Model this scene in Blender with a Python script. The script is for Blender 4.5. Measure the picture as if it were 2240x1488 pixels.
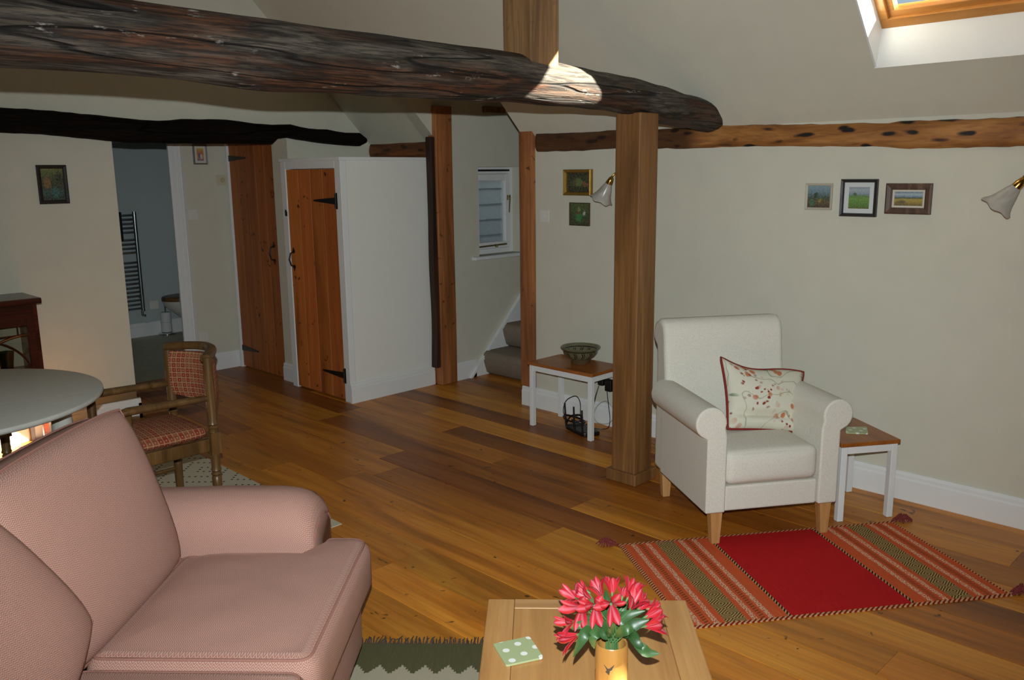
import bpy, bmesh, math, random
from mathutils import Vector, Matrix
from math import sin, cos, pi, radians
random.seed(7)
for o in list(bpy.data.objects): bpy.data.objects.remove(o)
SC = bpy.context.scene
COL = SC.collection

# ------------------------------------------------------------------ camera
FPX = 1860.0; CAMH = 1.6
PITCH, ROLL, YAW = radians(11.154), radians(-0.616), radians(45.312)
B_ = Matrix(((1,0,0),(0,0,-1),(0,1,0)))
RX = Matrix(((1,0,0),(0,cos(PITCH),-sin(PITCH)),(0,sin(PITCH),cos(PITCH))))
RZ = Matrix(((cos(ROLL),-sin(ROLL),0),(sin(ROLL),cos(ROLL),0),(0,0,1)))
RW = Matrix(((cos(YAW),-sin(YAW),0),(sin(YAW),cos(YAW),0),(0,0,1)))
MC = RZ @ RX @ B_ @ RW                       # world -> camera (x right, y down, z forward)
CAM = Vector((0,0,CAMH))
cd = bpy.data.cameras.new('camera'); cam = bpy.data.objects.new('camera', cd); COL.objects.link(cam)
cd.sensor_width = 36.0; cd.lens = FPX/2240*36.0; cd.clip_start = .05
R3 = Matrix((MC[0], -MC[1], -MC[2])).transposed()
cam.matrix_world = Matrix.Translation(CAM) @ R3.to_4x4()
SC.camera = cam
def ray(x, y): return MC.transposed() @ Vector((x-1120, y-744, FPX))
def onz(x, y, z=0.0):
    d = ray(x, y); return CAM + d*((z-CAMH)/d.z)
def onX(x, y, X):
    d = ray(x, y); return CAM + d*(X/d.x)
def onY(x, y, Y):
    d = ray(x, y); return CAM + d*(Y/d.y)
def onplane(x, y, n, c):
    d = ray(x, y); n = Vector(n); return CAM + d*((c-n.dot(CAM))/n.dot(d))

# ------------------------------------------------------------------ light
SUN_BACK = Vector((.55,-1.0,.57)).normalized()
w = bpy.data.worlds.new('sky'); SC.world = w; w.use_nodes = True
wn = w.node_tree; bg = wn.nodes['Background']
st = wn.nodes.new('ShaderNodeTexSky'); st.sky_type = 'NISHITA'; st.sun_disc = False; st.dust_density = 3.0
st.sun_elevation = math.asin(SUN_BACK.z); st.sun_rotation = math.atan2(SUN_BACK.x, SUN_BACK.y)
wn.links.new(st.outputs[0], bg.inputs[0]); bg.inputs[1].default_value = 0.18
ld = bpy.data.lights.new('sun', 'SUN'); ld.energy = 155; ld.angle = radians(.6); ld.color = (1,.9,.75)
sun = bpy.data.objects.new('sun', ld); COL.objects.link(sun)
sun.rotation_euler = SUN_BACK.to_track_quat('Z', 'Y').to_euler(); sun.location = (6,-6,8)
# the photograph's own flash, on top of the camera
fl = bpy.data.lights.new('camera_flash', 'SPOT'); fl.energy = 435; fl.spot_size = radians(100); fl.spot_blend = 1.
fl.shadow_soft_size = .008; fl.color = (.90,.97,1.0)
flash = bpy.data.objects.new('camera_flash', fl); COL.objects.link(flash)
flash.matrix_world = Matrix.Translation(CAM + Vector((0,0,.115))) @ R3.to_4x4()
vs = SC.view_settings
vs.view_transform = 'Standard'; vs.look = 'None'; vs.gamma = 1; vs.exposure = 0.0; vs.use_curve_mapping = False

# ------------------------------------------------------------------ node helpers
def lin(c):
    if isinstance(c, str):
        c = c.lstrip('#'); c = [int(c[i:i+2],16)/255 for i in (0,2,4)]
        c = [x/12.92 if x <= .04045 else ((x+.055)/1.055)**2.4 for x in c]
    return (c[0],c[1],c[2],1.0)
class NT:
    def __init__(s, name):
        s.m = bpy.data.materials.new(name); s.m.use_nodes = True
        s.t = s.m.node_tree; s.b = s.t.nodes['Principled BSDF']; s.out = s.t.nodes['Material Output']
    def n(s, t, **k):
        o = s.t.nodes.new('ShaderNode'+t)
        for a, b in k.items(): setattr(o, a, b)
        return o
    def put(s, sock, v):
        if hasattr(v, 'is_output') or isinstance(v, bpy.types.NodeSocket): s.t.links.new(v, sock)
        elif isinstance(v, str): sock.default_value = lin(v)
        else: sock.default_value = v
    def M(s, op, a, b=None, c=None):
        o = s.n('Math', operation=op); s.put(o.inputs[0], a)
        if b is not None: s.put(o.inputs[1], b)
        if c is not None: s.put(o.inputs[2], c)
        return o.outputs[0]
    def mix(s, f, a, b, mode='MIX'):
        o = s.n('Mix', data_type='RGBA', blend_type=mode); s.put(o.inputs[0], f); s.put(o.inputs[6], a); s.put(o.inputs[7], b)
        return o.outputs[2]
    def co(s, k='Object'): return s.n('TexCoord').outputs[k]
    def pos(s): return s.n('NewGeometry').outputs['Position']
    def oi(s, k): return s.n('ObjectInfo').outputs[k]
    def mp(s, v, scale=(1,1,1), rot=(0,0,0), loc=(0,0,0)):
        o = s.n('Mapping'); s.put(o.inputs[0], v); o.inputs[1].default_value = loc; o.inputs[2].default_value = rot; o.inputs[3].default_value = scale
        return o.outputs[0]
    def vadd(s, a, b):
        o = s.n('VectorMath', operation='ADD'); s.put(o.inputs[0], a); s.put(o.inputs[1], b); return o.outputs[0]
    def noise(s, v, scale=5, detail=3, rough=.5, dist=0.0, out=0):
        o = s.n('TexNoise'); s.put(o.inputs['Vector'], v); o.inputs['Scale'].default_value = scale; o.inputs['Detail'].default_value = detail
        o.inputs['Roughness'].default_value = rough; o.inputs['Distortion'].default_value = dist
        return o.outputs[out]
    def vor(s, v, scale=5, out='Distance', rnd=1.0):
        o = s.n('TexVoronoi'); s.put(o.inputs['Vector'], v); o.inputs['Scale'].default_value = scale; o.inputs['Randomness'].default_value = rnd
        return o.outputs[out]
    def ramp(s, f, stops, interp='LINEAR'):
        o = s.n('ValToRGB'); s.put(o.inputs[0], f); r = o.color_ramp; r.interpolation = interp
        while len(r.elements) < len(stops): r.elements.new(.5)
        for e, (p, c) in zip(r.elements, stops): e.position = p; e.color = lin(c) if isinstance(c,str) else ((c,c,c,1) if not hasattr(c,'__len__') else c)
        return o.outputs[0]
    def sep(s, v):
        o = s.n('SeparateXYZ'); s.put(o.inputs[0], v); return o.outputs
    def comb(s, x=0., y=0., z=0.):
        o = s.n('CombineXYZ'); s.put(o.inputs[0], x); s.put(o.inputs[1], y); s.put(o.inputs[2], z); return o.outputs[0]
    def step(s, v, a, b):                                # 1 inside [a,b]
        return s.M('MULTIPLY', s.M('GREATER_THAN', v, a), s.M('LESS_THAN', v, b))
    def fin(s, col, rough=.5, bump=None, bs=.3, bd=.01, metal=0., spec=.5, coat=0.):
        s.put(s.b.inputs['Base Color'], col); s.put(s.b.inputs['Roughness'], rough); s.put(s.b.inputs['Metallic'], metal)
        s.put(s.b.inputs['Specular IOR Level'], spec)
        if coat: s.b.inputs['Coat Weight'].default_value = coat; s.b.inputs['Coat Roughness'].default_value = .25
        if bump is not None:
            o = s.n('Bump'); o.inputs['Strength'].default_value = bs; o.inputs['Distance'].default_value = bd
            s.put(o.inputs['Height'], bump); s.t.links.new(o.outputs[0], s.b.inputs['Normal'])
        return s.m
def plain(name, c, rough=.5, metal=0., spec=.5, nscale=0, var=.08, bs=.15):
    t = NT(name)
    if nscale:
        f = t.noise(t.pos(), nscale, 4)
        a = lin(c); d = tuple(x*(1-var*2) for x in a[:3])+(1,)
        return t.fin(t.mix(t.ramp(f, [(.3,0.),(.7,1.)]), d, a), rough, f, bs, .004, metal, spec)
    return t.fin(c, rough, metal=metal, spec=spec)
def wood(name, light, mid, dark, axis=2, sc=1., rough=.5, knots=0., grain=.5, world=False, objcol=False, coat=0., kcol='#20120a', bump=.25, kth=(.08,.19)):
    t = NT(name)
    v = t.pos() if world else t.co('Object')
    v = t.vadd(v, t.comb(t.M('MULTIPLY', t.oi('Random'), 37.), t.M('MULTIPLY', t.oi('Random'), 71.), t.M('MULTIPLY', t.oi('Random'), 53.)))
    s1 = [7*sc]*3; s1[axis] = .7*sc; s2 = [60*sc]*3; s2[axis] = 2.2*sc
    a = t.noise(t.mp(v, s1), 1, 4, .55, .9); b = t.noise(t.mp(v, s2), 1, 3, .6, .3)
    c = t.ramp(a, [(.28,dark),(.48,mid),(.7,light)])
    c = t.mix(t.M('MULTIPLY', t.ramp(b, [(.35,1.),(.6,0.)]), grain), c, dark)
    if knots:
        sk = [5*sc]*3; sk[axis] = 2.2*sc
        k = t.vor(t.mp(t.vadd(v, t.noise(v, 6, 2, out=1)), sk), 1)
        c = t.mix(t.M('MULTIPLY', t.ramp(k, [(kth[0],1.),(kth[1],0.)]), knots), c, kcol)
    if objcol: c = t.mix(1., c, t.oi('Color'), 'MULTIPLY')
    return t.fin(c, rough, b, bump, .003, coat=coat)

# ------------------------------------------------------------------ mesh helpers
class MB:
    def __init__(s): s.v = []; s.f = []; s.uv = []
    def add(s, vs_, fs, uvs=None):
        k = len(s.v); s.v += [tuple(p) for p in vs_]; s.f += [tuple(i+k for i in f) for f in fs]
        s.uv += list(uvs) if uvs else [(p[0],p[1]) for p in vs_]
        return s
    def box(s, x0, x1, y0, y1, z0, z1):
        P = [(x,y,z) for z in (z0,z1) for y in (y0,y1) for x in (x0,x1)]
        return s.add(P, [(0,2,3,1),(4,5,7,6),(0,1,5,4),(2,6,7,3),(0,4,6,2),(1,3,7,5)])
    def prism(s, poly, ax, a, b):
        """polygon in the two other axes (order x,y,z without ax), extruded along ax"""
        def mk(p, h):
            q = list(p); q.insert(ax, h); return tuple(q)
        n = len(poly); P = [mk(p,a) for p in poly]+[mk(p,b) for p in poly]
        return s.add(P, [tuple(range(n))[::-1], tuple(range(n,2*n))]+[(i,(i+1)%n,n+(i+1)%n,n+i) for i in range(n)])
    def hexa(s, P8):
        return s.add(P8, [(0,2,3,1),(4,5,7,6),(0,1,5,4),(2,6,7,3),(0,4,6,2),(1,3,7,5)])
    def lathe(s, prof, n=24, c=(0,0,0), cap=True):
        P = []; F = []
        for r, z in prof:
            for i in range(n):
                a = 2*pi*i/n; P.append((c[0]+r*cos(a), c[1]+r*sin(a), c[2]+z))
        m = len(prof)
        for j in range(m-1):
            for i in range(n): F.append((j*n+i, j*n+(i+1)%n, (j+1)*n+(i+1)%n, (j+1)*n+i))
        if cap: F += [tuple(range(n))[::-1], tuple(range((m-1)*n, m*n))]
        return s.add(P, F)
    def tube(s, pts, r=.01, n=8, closed=False, flat=1.0):
        pts = [Vector(p) for p in pts]; m = len(pts); P = []; F = []; up0 = None
        for j, p in enumerate(pts):
            if closed: t = pts[(j+1)%m]-pts[j-1]
            else: t = pts[min(j+1,m-1)]-pts[max(j-1,0)]
            t = t.normalized() if t.length > 1e-9 else Vector((0,0,1))
            if up0 is None: up0 = Vector((0,0,1)) if abs(t.z) < .9 else Vector((1,0,0))
            a = t.cross(up0)
            if a.length < 1e-6: a = t.cross(Vector((0,1,0)))
            a.normalize(); b = a.cross(t).normalized(); up0 = b
            rr = r[j] if hasattr(r,'__len__') else r
            for i in range(n):
                q = 2*pi*i/n; P.append(p + a*(rr*cos(q)) + b*(rr*flat*sin(q)))
        for j in range(m if closed else m-1):
            k = (j+1)%m
            for i in range(n): F.append((j*n+i, j*n+(i+1)%n, k*n+(i+1)%n, k*n+i))
        if not closed: F += [tuple(range(n))[::-1], tuple(range((m-1)*n, m*n))]
        return s.add(P, F)
    def rbox(s, x0, x1, y0, y1, z0, z1, r=.04, k=4, puff=0.):
        """rounded box made of a cube grid, uv = box projection in metres"""
        lo = Vector((x0,y0,z0)); hi = Vector((x1,y1,z1)); ce = (lo+hi)/2; h = (hi-lo)/2
        r = min(r, h.x, h.y, h.z); m = 8
        def samp(hh):
            inn = hh-r; a = [-hh + r*(1-cos(pi/2*i/k)) for i in range(k)]
            return a + [-inn+2*inn*i/m for i in range(m+1)] + [-q for q in a[::-1]]
        for ax in range(3):
            u, v = [(1,2),(0,2),(0,1)][ax]
            for sg in (-1,1):
                U = samp(h[u]); V = samp(h[v]); P = []; UV = []
                for b in V:
                    for a in U:
                        p = Vector((0,0,0)); p[ax] = sg*h[ax]; p[u] = a; p[v] = b
                        q = Vector([max(-(h[i]-r), min(h[i]-r, p[i])) for i in range(3)])
                        d = p-q
                        if d.length > 1e-9: d = d.normalized()*r
                        p = q+d
                        if puff:
                            f = max(0,1-(a/h[u])**2)*max(0,1-(b/h[v])**2); p[ax] += sg*puff*f
                        P.append(p+ce); UV.append((p[u],p[v]))
                nu = len(U); F = []
                for j in range(len(V)-1):
                    for i in range(nu-1):
                        f = (j*nu+i, j*nu+i+1, (j+1)*nu+i+1, (j+1)*nu+i)
                        F.append(f if (sg > 0) == (ax != 1) else f[::-1])
                s.add(P, F, UV)
        return s
    def xf(s, m, start=0):
        for i in range(start, len(s.v)): s.v[i] = tuple(m @ Vector(s.v[i]))
        return s
    def mesh(s, name, smooth=None, weld=0.):
        me = bpy.data.meshes.new(name); me.from_pydata(s.v, [], s.f)
        ul = me.uv_layers.new(name='UVMap')
        for l in me.loops: ul.data[l.index].uv = s.uv[l.vertex_index]
        bm = bmesh.new(); bm.from_mesh(me)
        if weld: bmesh.ops.remove_doubles(bm, verts=bm.verts, dist=weld)
        bmesh.ops.recalc_face_normals(bm, faces=bm.faces); bm.to_mesh(me); bm.free()
        if smooth is not None:
            for p in me.polygons: p.use_smooth = True
            me.set_sharp_from_angle(angle=radians(smooth))
        return me
    def build(s, name, mat, parent=None, smooth=None, bevel=0., weld=0., loc=None, rot=None, seg=2):
        return link(name, s.mesh(name, smooth, weld), mat, parent, bevel, loc, rot, seg)
def link(name, me, mat=None, parent=None, bevel=0., loc=None, rot=None, seg=2):
    o = bpy.data.objects.new(name, me); COL.objects.link(o)
    if mat and not me.materials: me.materials.append(mat)
    if parent: o.parent = parent
    if loc is not None: o.location = loc
    if rot is not None: o.rotation_euler = rot
    if bevel:
        b = o.modifiers.new('bevel','BEVEL'); b.width = bevel; b.segments = seg; b.limit_method = 'ANGLE'; b.angle_limit = radians(40)
    return o
def tag(o, label, cat, group=None, kind=None):
    o['label'] = label; o['category'] = cat
    if group: o['group'] = group
    if kind: o['kind'] = kind
    return o
def thing(name, label, cat, loc=(0,0,0), rz=0., group=None, kind=None):
    o = bpy.data.objects.new(name, None); COL.objects.link(o); o.empty_display_size = .1
    o.location = loc; o.rotation_euler = (0,0,rz)
    return tag(o, label, cat, group, kind)
def clone(o, parent=None):
    c = o.copy(); COL.objects.link(c); c.parent = parent
    for ch in list(o.children): clone(ch, c)
    return c
def box(name, mat, parent, *d, bevel=0.): return MB().box(*d).build(name, mat, parent, bevel=bevel)
def struct(o, label, cat): return tag(o, label, cat, kind='structure')

# ------------------------------------------------------------------ materials
M_WALL = plain('cream_plaster', '#d0cebd', .9, spec=.2, nscale=7, var=.02, bs=.05)
M_CEIL = M_WALL
M_WHITE = plain('white_gloss_paint', '#e6e8e6', .35, nscale=9, var=.01, bs=.03)
M_CUPB = plain('white_eggshell_paint', '#e8e9e2', .7, spec=.3, nscale=30, var=.01, bs=.05)
M_BATH = plain('pale_blue_plaster', '#b3bfbd', .85, spec=.2, nscale=6, var=.02, bs=.04)
M_BLACK = plain('black_iron', '#131313', .45, nscale=60, var=.1)
M_PLAST = plain('black_plastic', '#0d0d0e', .35)
M_WPLAS = plain('white_plastic', '#d8d6ce', .4)
M_CHROME = plain('chrome', '#c8ccd0', .08, 1.)
M_BRASS = plain('polished_brass', '#b98d42', .22, 1.)
M_BRASSD = plain('aged_brass', '#7d6d45', .5, .6)
M_CERAM = plain('white_ceramic', '#d5d2c8', .15)
M_FLOOR = wood('oak_boards', '#d8922f', '#c57a20', '#875111', 1, 1., .45, .85, .35, world=True, objcol=True, coat=.05, kcol='#1d0f06', bump=.12, kth=(.05,.12))
M_OAKP = wood('new_oak_post', '#94683a', '#7b532b', '#573a1c', 2, 1.2, .55, 0, .5)
M_OAKO = wood('old_oak_post', '#957249', '#7c5a36', '#523920', 2, 1.3, .65, .2, .6)
M_PINE = wood('orange_pine_board', '#d07c38', '#be6a28', '#94501c', 2, 1.0, .6, .9, .35, kcol='#2a0e05', objcol=True)
M_REDP = wood('red_brown_timber', '#bd7c4a', '#a26336', '#6e4322', 2, 1.1, .55, .7, .5)
M_DKP = wood('dark_brown_timber', '#4a2a14', '#351c0d', '#1c0e07', 2, 1.4, .65, 0, .6)
M_OAKT = wood('coffee_table_oak', '#c4965e', '#b8874f', '#9e7041', 0, 1.3, .38, 0, .35, bump=.08)
M_OAKTX = wood('coffee_table_oak_rail', '#c99e6c', '#be905e', '#a57a4d', 1, 1.3, .38, 0, .35, bump=.08)
M_TTOP = wood('honey_table_top', '#a9682c', '#985720', '#78410f', 1, 1.4, .35, 0, .4, bump=.08)
M_BEECH = wood('beech_leg', '#c99c68', '#bd8d58', '#a6763f', 2, 2., .4, 0, .3, bump=.08)
M_CHAIRW = wood('turned_oak', '#7c5c34', '#664826', '#453016', 2, 2., .35, 0, .5, bump=.1)
M_MAHOG = wood('mahogany', '#5a2412', '#43180c', '#240c06', 0, 2., .25, 0, .4, bump=.05)
M_PINEF = wood('skylight_pine', '#c98f4f', '#bd8243', '#a06a30', 1, 2., .3, 0, .3, bump=.05)
M_CARPET = plain('stair_carpet', '#978a79', .95, spec=.1, nscale=220, var=.22, bs=.6)
M_LINO = plain('bathroom_lino', '#b5b196', .5, nscale=14, var=.1, bs=.02)

def thin_glass(name, tint=(1,1,1,1), gl=.07, rough=.02):
    t = NT(name); tr = t.n('BsdfTransparent'); tr.inputs[0].default_value = tint
    g = t.n('BsdfGlossy'); g.inputs['Roughness'].default_value = rough
    lw = t.n('LayerWeight'); lw.inputs[0].default_value = .25
    mx = t.n('MixShader'); t.put(mx.inputs[0], t.M('ADD', t.M('MULTIPLY', lw.outputs['Fresnel'], .6), gl*.3))
    t.t.links.new(tr.outputs[0], mx.inputs[1]); t.t.links.new(g.outputs[0], mx.inputs[2]); t.t.links.new(mx.outputs[0], t.out.inputs[0])
    return t.m
M_GLASS = thin_glass('window_glass', (.93,.96,.96,1))
M_VGLASS = thin_glass('dark_glass', (.35,.42,.38,1), .2)
def frosted():
    t = NT('frosted_shade'); v = t.co('Object')
    f = t.noise(t.mp(v,(3,3,3)), 6, 3, .5, 1.5)
    tr = t.n('BsdfTranslucent'); tr.inputs[0].default_value = (.8,.79,.75,1)
    t.fin(t.ramp(f, [(.35,'#b9b4aa'),(.65,'#d2cec6')]), .25)
    mx = t.n('MixShader'); mx.inputs[0].default_value = .35
    t.t.links.new(t.b.outputs[0], mx.inputs[1]); t.t.links.new(tr.outputs[0], mx.inputs[2]); t.t.links.new(mx.outputs[0], t.out.inputs[0])
    return t.m
M_SHADE = frosted()
def log_mat(name, hue, dark, light, flake=1., sc=1.):
    t = NT(name); v = t.co('Object')
    a = t.noise(t.mp(v,(1.1*sc,8*sc,8*sc)), 1, 5, .6, .35)
    b = t.noise(t.mp(v,(6*sc,110*sc,110*sc)), 1, 5, .7, .5)
    m1 = t.noise(t.mp(v,(2.2*sc,22*sc,22*sc), loc=(5,1,3)), 1, 4, .6, .2)
    c = t.ramp(a, [(.3,dark),(.44,hue),(.52,dark),(.60,light),(.75,dark)])
    c = t.mix(t.M('MULTIPLY', t.ramp(m1, [(.42,0.),(.62,1.)]), .55), c, light)
    c = t.mix(t.M('MULTIPLY', t.ramp(b, [(.40,1.),(.56,0.)]), .8), c, '#0c0806')
    cr = t.noise(t.mp(v,(.55*sc,8*sc,8*sc), loc=(3,7,1)), 1, 2, .45, .15)          # long checks
    crk = t.ramp(cr, [(.490,0.),(.498,1.),(.503,1.),(.511,0.)])
    c = t.mix(t.M('MULTIPLY', crk, .9), c, '#050302')
    if flake:
        fk = t.noise(t.mp(v,(9,34,34), loc=(9,2,4)), 1, 4, .7)
        near = t.ramp(cr, [(.455,0.),(.488,1.),(.52,1.),(.55,0.)])
        c = t.mix(t.M('MULTIPLY', t.M('MULTIPLY', t.ramp(fk, [(.60,0.),(.70,1.)]), near), flake), c, '#aaa298')
    h = t.M('SUBTRACT', t.M('ADD', t.M('MULTIPLY', b, .5), t.M('ADD', a, t.M('MULTIPLY', m1, .4))), crk)
    return t.fin(c, .7, h, .9, .012, spec=.35 if flake else .08)
M_LOG = log_mat('old_dark_log', '#55321c', '#241c15', '#5e554b')
M_LINTEL = log_mat('blackened_lintel', '#170d07', '#0b0705', '#1c1610', 0.)
def plate_mat(name, light, mid, dark, spots=1., darken=.8):
    t = NT(name); v = t.co('Object')
    a = t.noise(t.mp(v,(9,1.6,9)), 1, 5, .6, 1.); b = t.noise(t.mp(v,(60,7,60)), 1, 3, .6, .4)
    c = t.ramp(a, [(.3,dark),(.47,mid),(.66,light)])
    c = t.mix(t.M('MULTIPLY', t.ramp(b, [(.35,1.),(.55,0.)]), .5), c, dark)
    sp = t.vor(t.vadd(t.mp(v,(14,6,20)), t.noise(t.mp(v,(6,5,6)), 1, 2, out=1)), 1)
    c = t.mix(t.M('MULTIPLY', t.ramp(sp, [(.17,1.),(.30,0.)]), spots), c, '#120a06')
    y = t.sep(t.pos())[1]                       # the stretch behind the posts is darker
    dk_ = t.M('MULTIPLY', t.ramp(t.M('ADD', t.M('MULTIPLY', y, .2), t.M('MULTIPLY', a, .02)), [(.535,0.),(.555,1.)]), darken)
    c = t.mix(dk_, c, '#2a1409')
    return t.fin(c, .6, b, .5, .005)
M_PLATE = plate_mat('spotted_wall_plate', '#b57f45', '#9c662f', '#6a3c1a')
M_PLATE2 = plate_mat('brown_wall_plate', '#87522c', '#6e3f20', '#45240f', .7, 0.)

def herringbone():
    t = NT('pink_herringbone'); x, y, z = t.sep(t.co('UV'))
    tri = t.M('PINGPONG', t.M('DIVIDE', x, .0068), 1.0)
    wv = t.M('FRACT', t.M('ADD', t.M('DIVIDE', y, .0055), t.M('MULTIPLY', tri, 1.25)))
    ln = t.ramp(wv, [(.25,0.),(.45,1.),(.7,1.),(.95,0.)])
    nz = t.noise(t.co('UV'), 900, 2, .6); big = t.noise(t.co('Object'), 3, 3)
    pk = t.mix(big, '#935043', '#9b584a'); gr = '#b09a8d'
    c = t.mix(t.M('MULTIPLY', ln, .85), gr, pk)
    c = t.mix(t.M('MULTIPLY', t.ramp(nz, [(.4,0.),(.65,1.)]), .4), c, '#ab735f')
    return t.fin(c, .92, t.M('ADD', ln, nz), .35, .0012, spec=.15)
M_SOFA = herringbone()
def piping(): 
    t = NT('pink_piping'); return t.fin(t.mix(t.noise(t.co('Object'), 300, 2), '#8a5f54', '#a07668'), .9, spec=.1)
M_PIPE = piping()
def linen(name, c1, c2):
    t = NT(name); v = t.co('Object')
    a = t.noise(t.mp(v,(260,260,900)), 1, 2, .6); b = t.noise(t.mp(v,(900,900,240)), 1, 2, .6)
    f = t.M('MULTIPLY', t.M('ADD', a, b), .5)
    return t.fin(t.mix(t.ramp(f, [(.4,0.),(.6,1.)]), c1, c2), .93, f, .4, .0015, spec=.12)
M_LINEN = linen('cream_linen', '#c6c2b4', '#e0ddd0')
def check(name, c1, c2, c3, s):
    t = NT(name); x, y, z = t.sep(t.co('UV'))
    fx = t.M('FRACT', t.M('DIVIDE', x, s)); fy = t.M('FRACT', t.M('DIVIDE', y, s))
    def edge(f, e): return t.M('MAXIMUM', t.M('LESS_THAN', f, e), t.M('GREATER_THAN', f, 1-e))
    g = t.M('MAXIMUM', edge(fx,.07), edge(fy,.07))
    ce = t.M('MULTIPLY', t.step(fx,.42,.58), t.step(fy,.42,.58))
    cell = t.noise(t.comb(t.M('FLOOR', t.M('DIVIDE', x, s)), t.M('FLOOR', t.M('DIVIDE', y, s))), 3.3, 0)
    c = t.mix(t.ramp(cell, [(.45,0.),(.55,1.)]), c1, c3)
    c = t.mix(ce, c, '#c98f70'); c = t.mix(g, c, c2)
    return t.fin(c, .9, t.noise(t.co('UV'), 700, 2), .3, .001, spec=.15)
M_CHECK = check('red_check_fabric', '#8a3c2b', '#a98a64', '#8c523a', .024)

# ------------------------------------------------------------------ floor
SL0, SLK = 1.85, 1.02                      # roof slope: z = SL0 + SLK*(4.15-X)
def slope_z(X, off=0.): return SL0 + SLK*(4.15-X) + off
WX, WY = 4.17, 5.70                        # right wall, far wall
XL, YB = -1.6, -4.0                        # left wall, back wall
RIDGE = 1.28
floor = struct(MB().box(XL,4.6,YB,6.70,-.08,-.014).build('floor', plain('sub_floor', '#3a2412', .8)), 'wide oak board floor of the living room', 'floor')
unit = MB().prism([(.0008,-.014),(.0008,-.0012),(.003,0),(.187,0),(.1892,-.0012),(.1892,-.014)], 1, 0, 1).mesh('plank')
unit.materials.append(M_FLOOR)
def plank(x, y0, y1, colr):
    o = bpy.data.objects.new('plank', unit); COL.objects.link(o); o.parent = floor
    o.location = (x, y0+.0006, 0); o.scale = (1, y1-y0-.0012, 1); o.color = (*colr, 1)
def tone():
    r = random.random(); b = random.uniform(.82, 1.15)
    if r < .12: return (.55*b, .46*b, .42*b)
    if r < .3: return (.8*b, .72*b, .66*b)
    return (b, b*random.uniform(.95,1.05), b*random.uniform(.92,1.05))
PITCHX = .1900; x = 2.765 - PITCHX*23; k = -23
while x < 4.17:
    end = 6.70 if x < 3.35 else (5.9 if x < 3.4 else 4.92)
    end = 4.0 if x > 4.0 else end
    y = YB - random.uniform(0, 1.2); first = True
    if k == 0:
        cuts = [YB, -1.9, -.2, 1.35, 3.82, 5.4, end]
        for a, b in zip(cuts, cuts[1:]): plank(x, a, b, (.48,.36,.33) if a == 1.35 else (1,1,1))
    else:
        while y < end:
            L = random.choice((1.2,1.5,1.8,2.2,2.4)); a, b = max(y, YB), min(y+L, end)
            if end-b < .25: b = end
            if b-a > .02: plank(x, a, b, tone())
            y = b if b == end else y+L
            if b == end: break
    x += PITCHX; k += 1
for i in range(3):
    plank(4.095+i*.19, 4.0, 4.90, tone())

# ------------------------------------------------------------------ walls
def wall(name, label, mb, mat=M_WALL): return struct(mb.build(name, mat), label, 'wall')
m = MB().box(WX,WX+.14, YB,3.892, -.05,SL0+.02).box(WX,WX+.14, 4.90,WY+.1, -.05,SL0+.02)
wall('wall_right', 'long cream wall with small pictures under the wall plate', m)
m = MB()
def gable(y0, y1):                           # the far wall: pentagon with an opening below the lintel
    top = [(2.165,slope_z(2.165)+.1),(WX+.1,slope_z(WX+.1)+.1)]
    m.prism([(XL-.1,-.05),(2.165,-.05),(2.165,4.85),(RIDGE,4.85),(XL-.1,1.95)], 1, y0, y1)
    m.prism([(2.165,1.86),(3.42,1.86),(3.42,slope_z(3.42)+.1),(2.165,slope_z(2.165)+.1)], 1, y0, y1)
    m.prism([(3.42,-.05),(WX+.14,-.05),(WX+.14,slope_z(WX+.14)+.1),(3.42,slope_z(3.42)+.1)], 1, y0, y1)
gable(WY, WY+.22)
wall('wall_far', 'cream gable wall with the lobby opening under a black lintel', m)
m = MB().box(3.42,3.56, WY+.22,6.66, 2.0,2.3).box(3.42,3.56, 6.61,6.66, -.05,2.3)
wall('wall_lobby_side', 'cream lobby side wall above the plank door', m)
m = MB().box(3.0,3.56, 6.66,6.72, -.05,2.3).box(2.0,3.0, 6.66,6.72, 1.86,2.3).box(1.6,2.1, 6.66,6.72, -.05,2.3)
wall('wall_lobby', 'cream lobby wall with switch and picture beside the bathroom doorway', m)
m = MB().box(2.0,2.14, WY+.22,6.66, -.05,2.3)
wall('wall_lobby_left', 'cream end wall of the lobby', m)
struct(MB().box(2.0,3.6, WY+.22,6.72, 2.3,2.36).build('ceiling_lobby', M_CEIL), 'cream ceiling of the small lobby', 'ceiling')
m = MB().box(1.7,4.5, 8.66,8.8, -.05,2.4).box(4.13,4.27, 6.73,8.66, -.05,2.4).box(1.6,1.7, 6.73,8.8, -.05,2.4)
wall('wall_bathroom', 'pale blue bathroom wall behind the towel radiator', m, M_BATH)
struct(MB().box(1.6,4.5, 6.72,8.8, 2.3,2.4).build('ceiling_bathroom', M_BATH), 'pale ceiling of the bathroom', 'ceiling')
struct(MB().box(1.6,4.5, 6.70,8.8, -.08,0.0).build('floor_bathroom', M_LINO), 'greenish grey bathroom floor', 'floor')
m = MB().box(XL-.1,XL, YB,WY, -.05,1.95)
wall('wall_left', 'cream wall on the far side of the sofa', m)
m = MB().prism([(XL-.1,-.05),(WX+.14,-.05),(WX+.14,slope_z(WX+.14)+.1),(RIDGE,4.85),(XL-.1,1.95)], 1, YB-.12, YB)
wall('wall_back', 'cream gable wall behind the camera', m)

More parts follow.
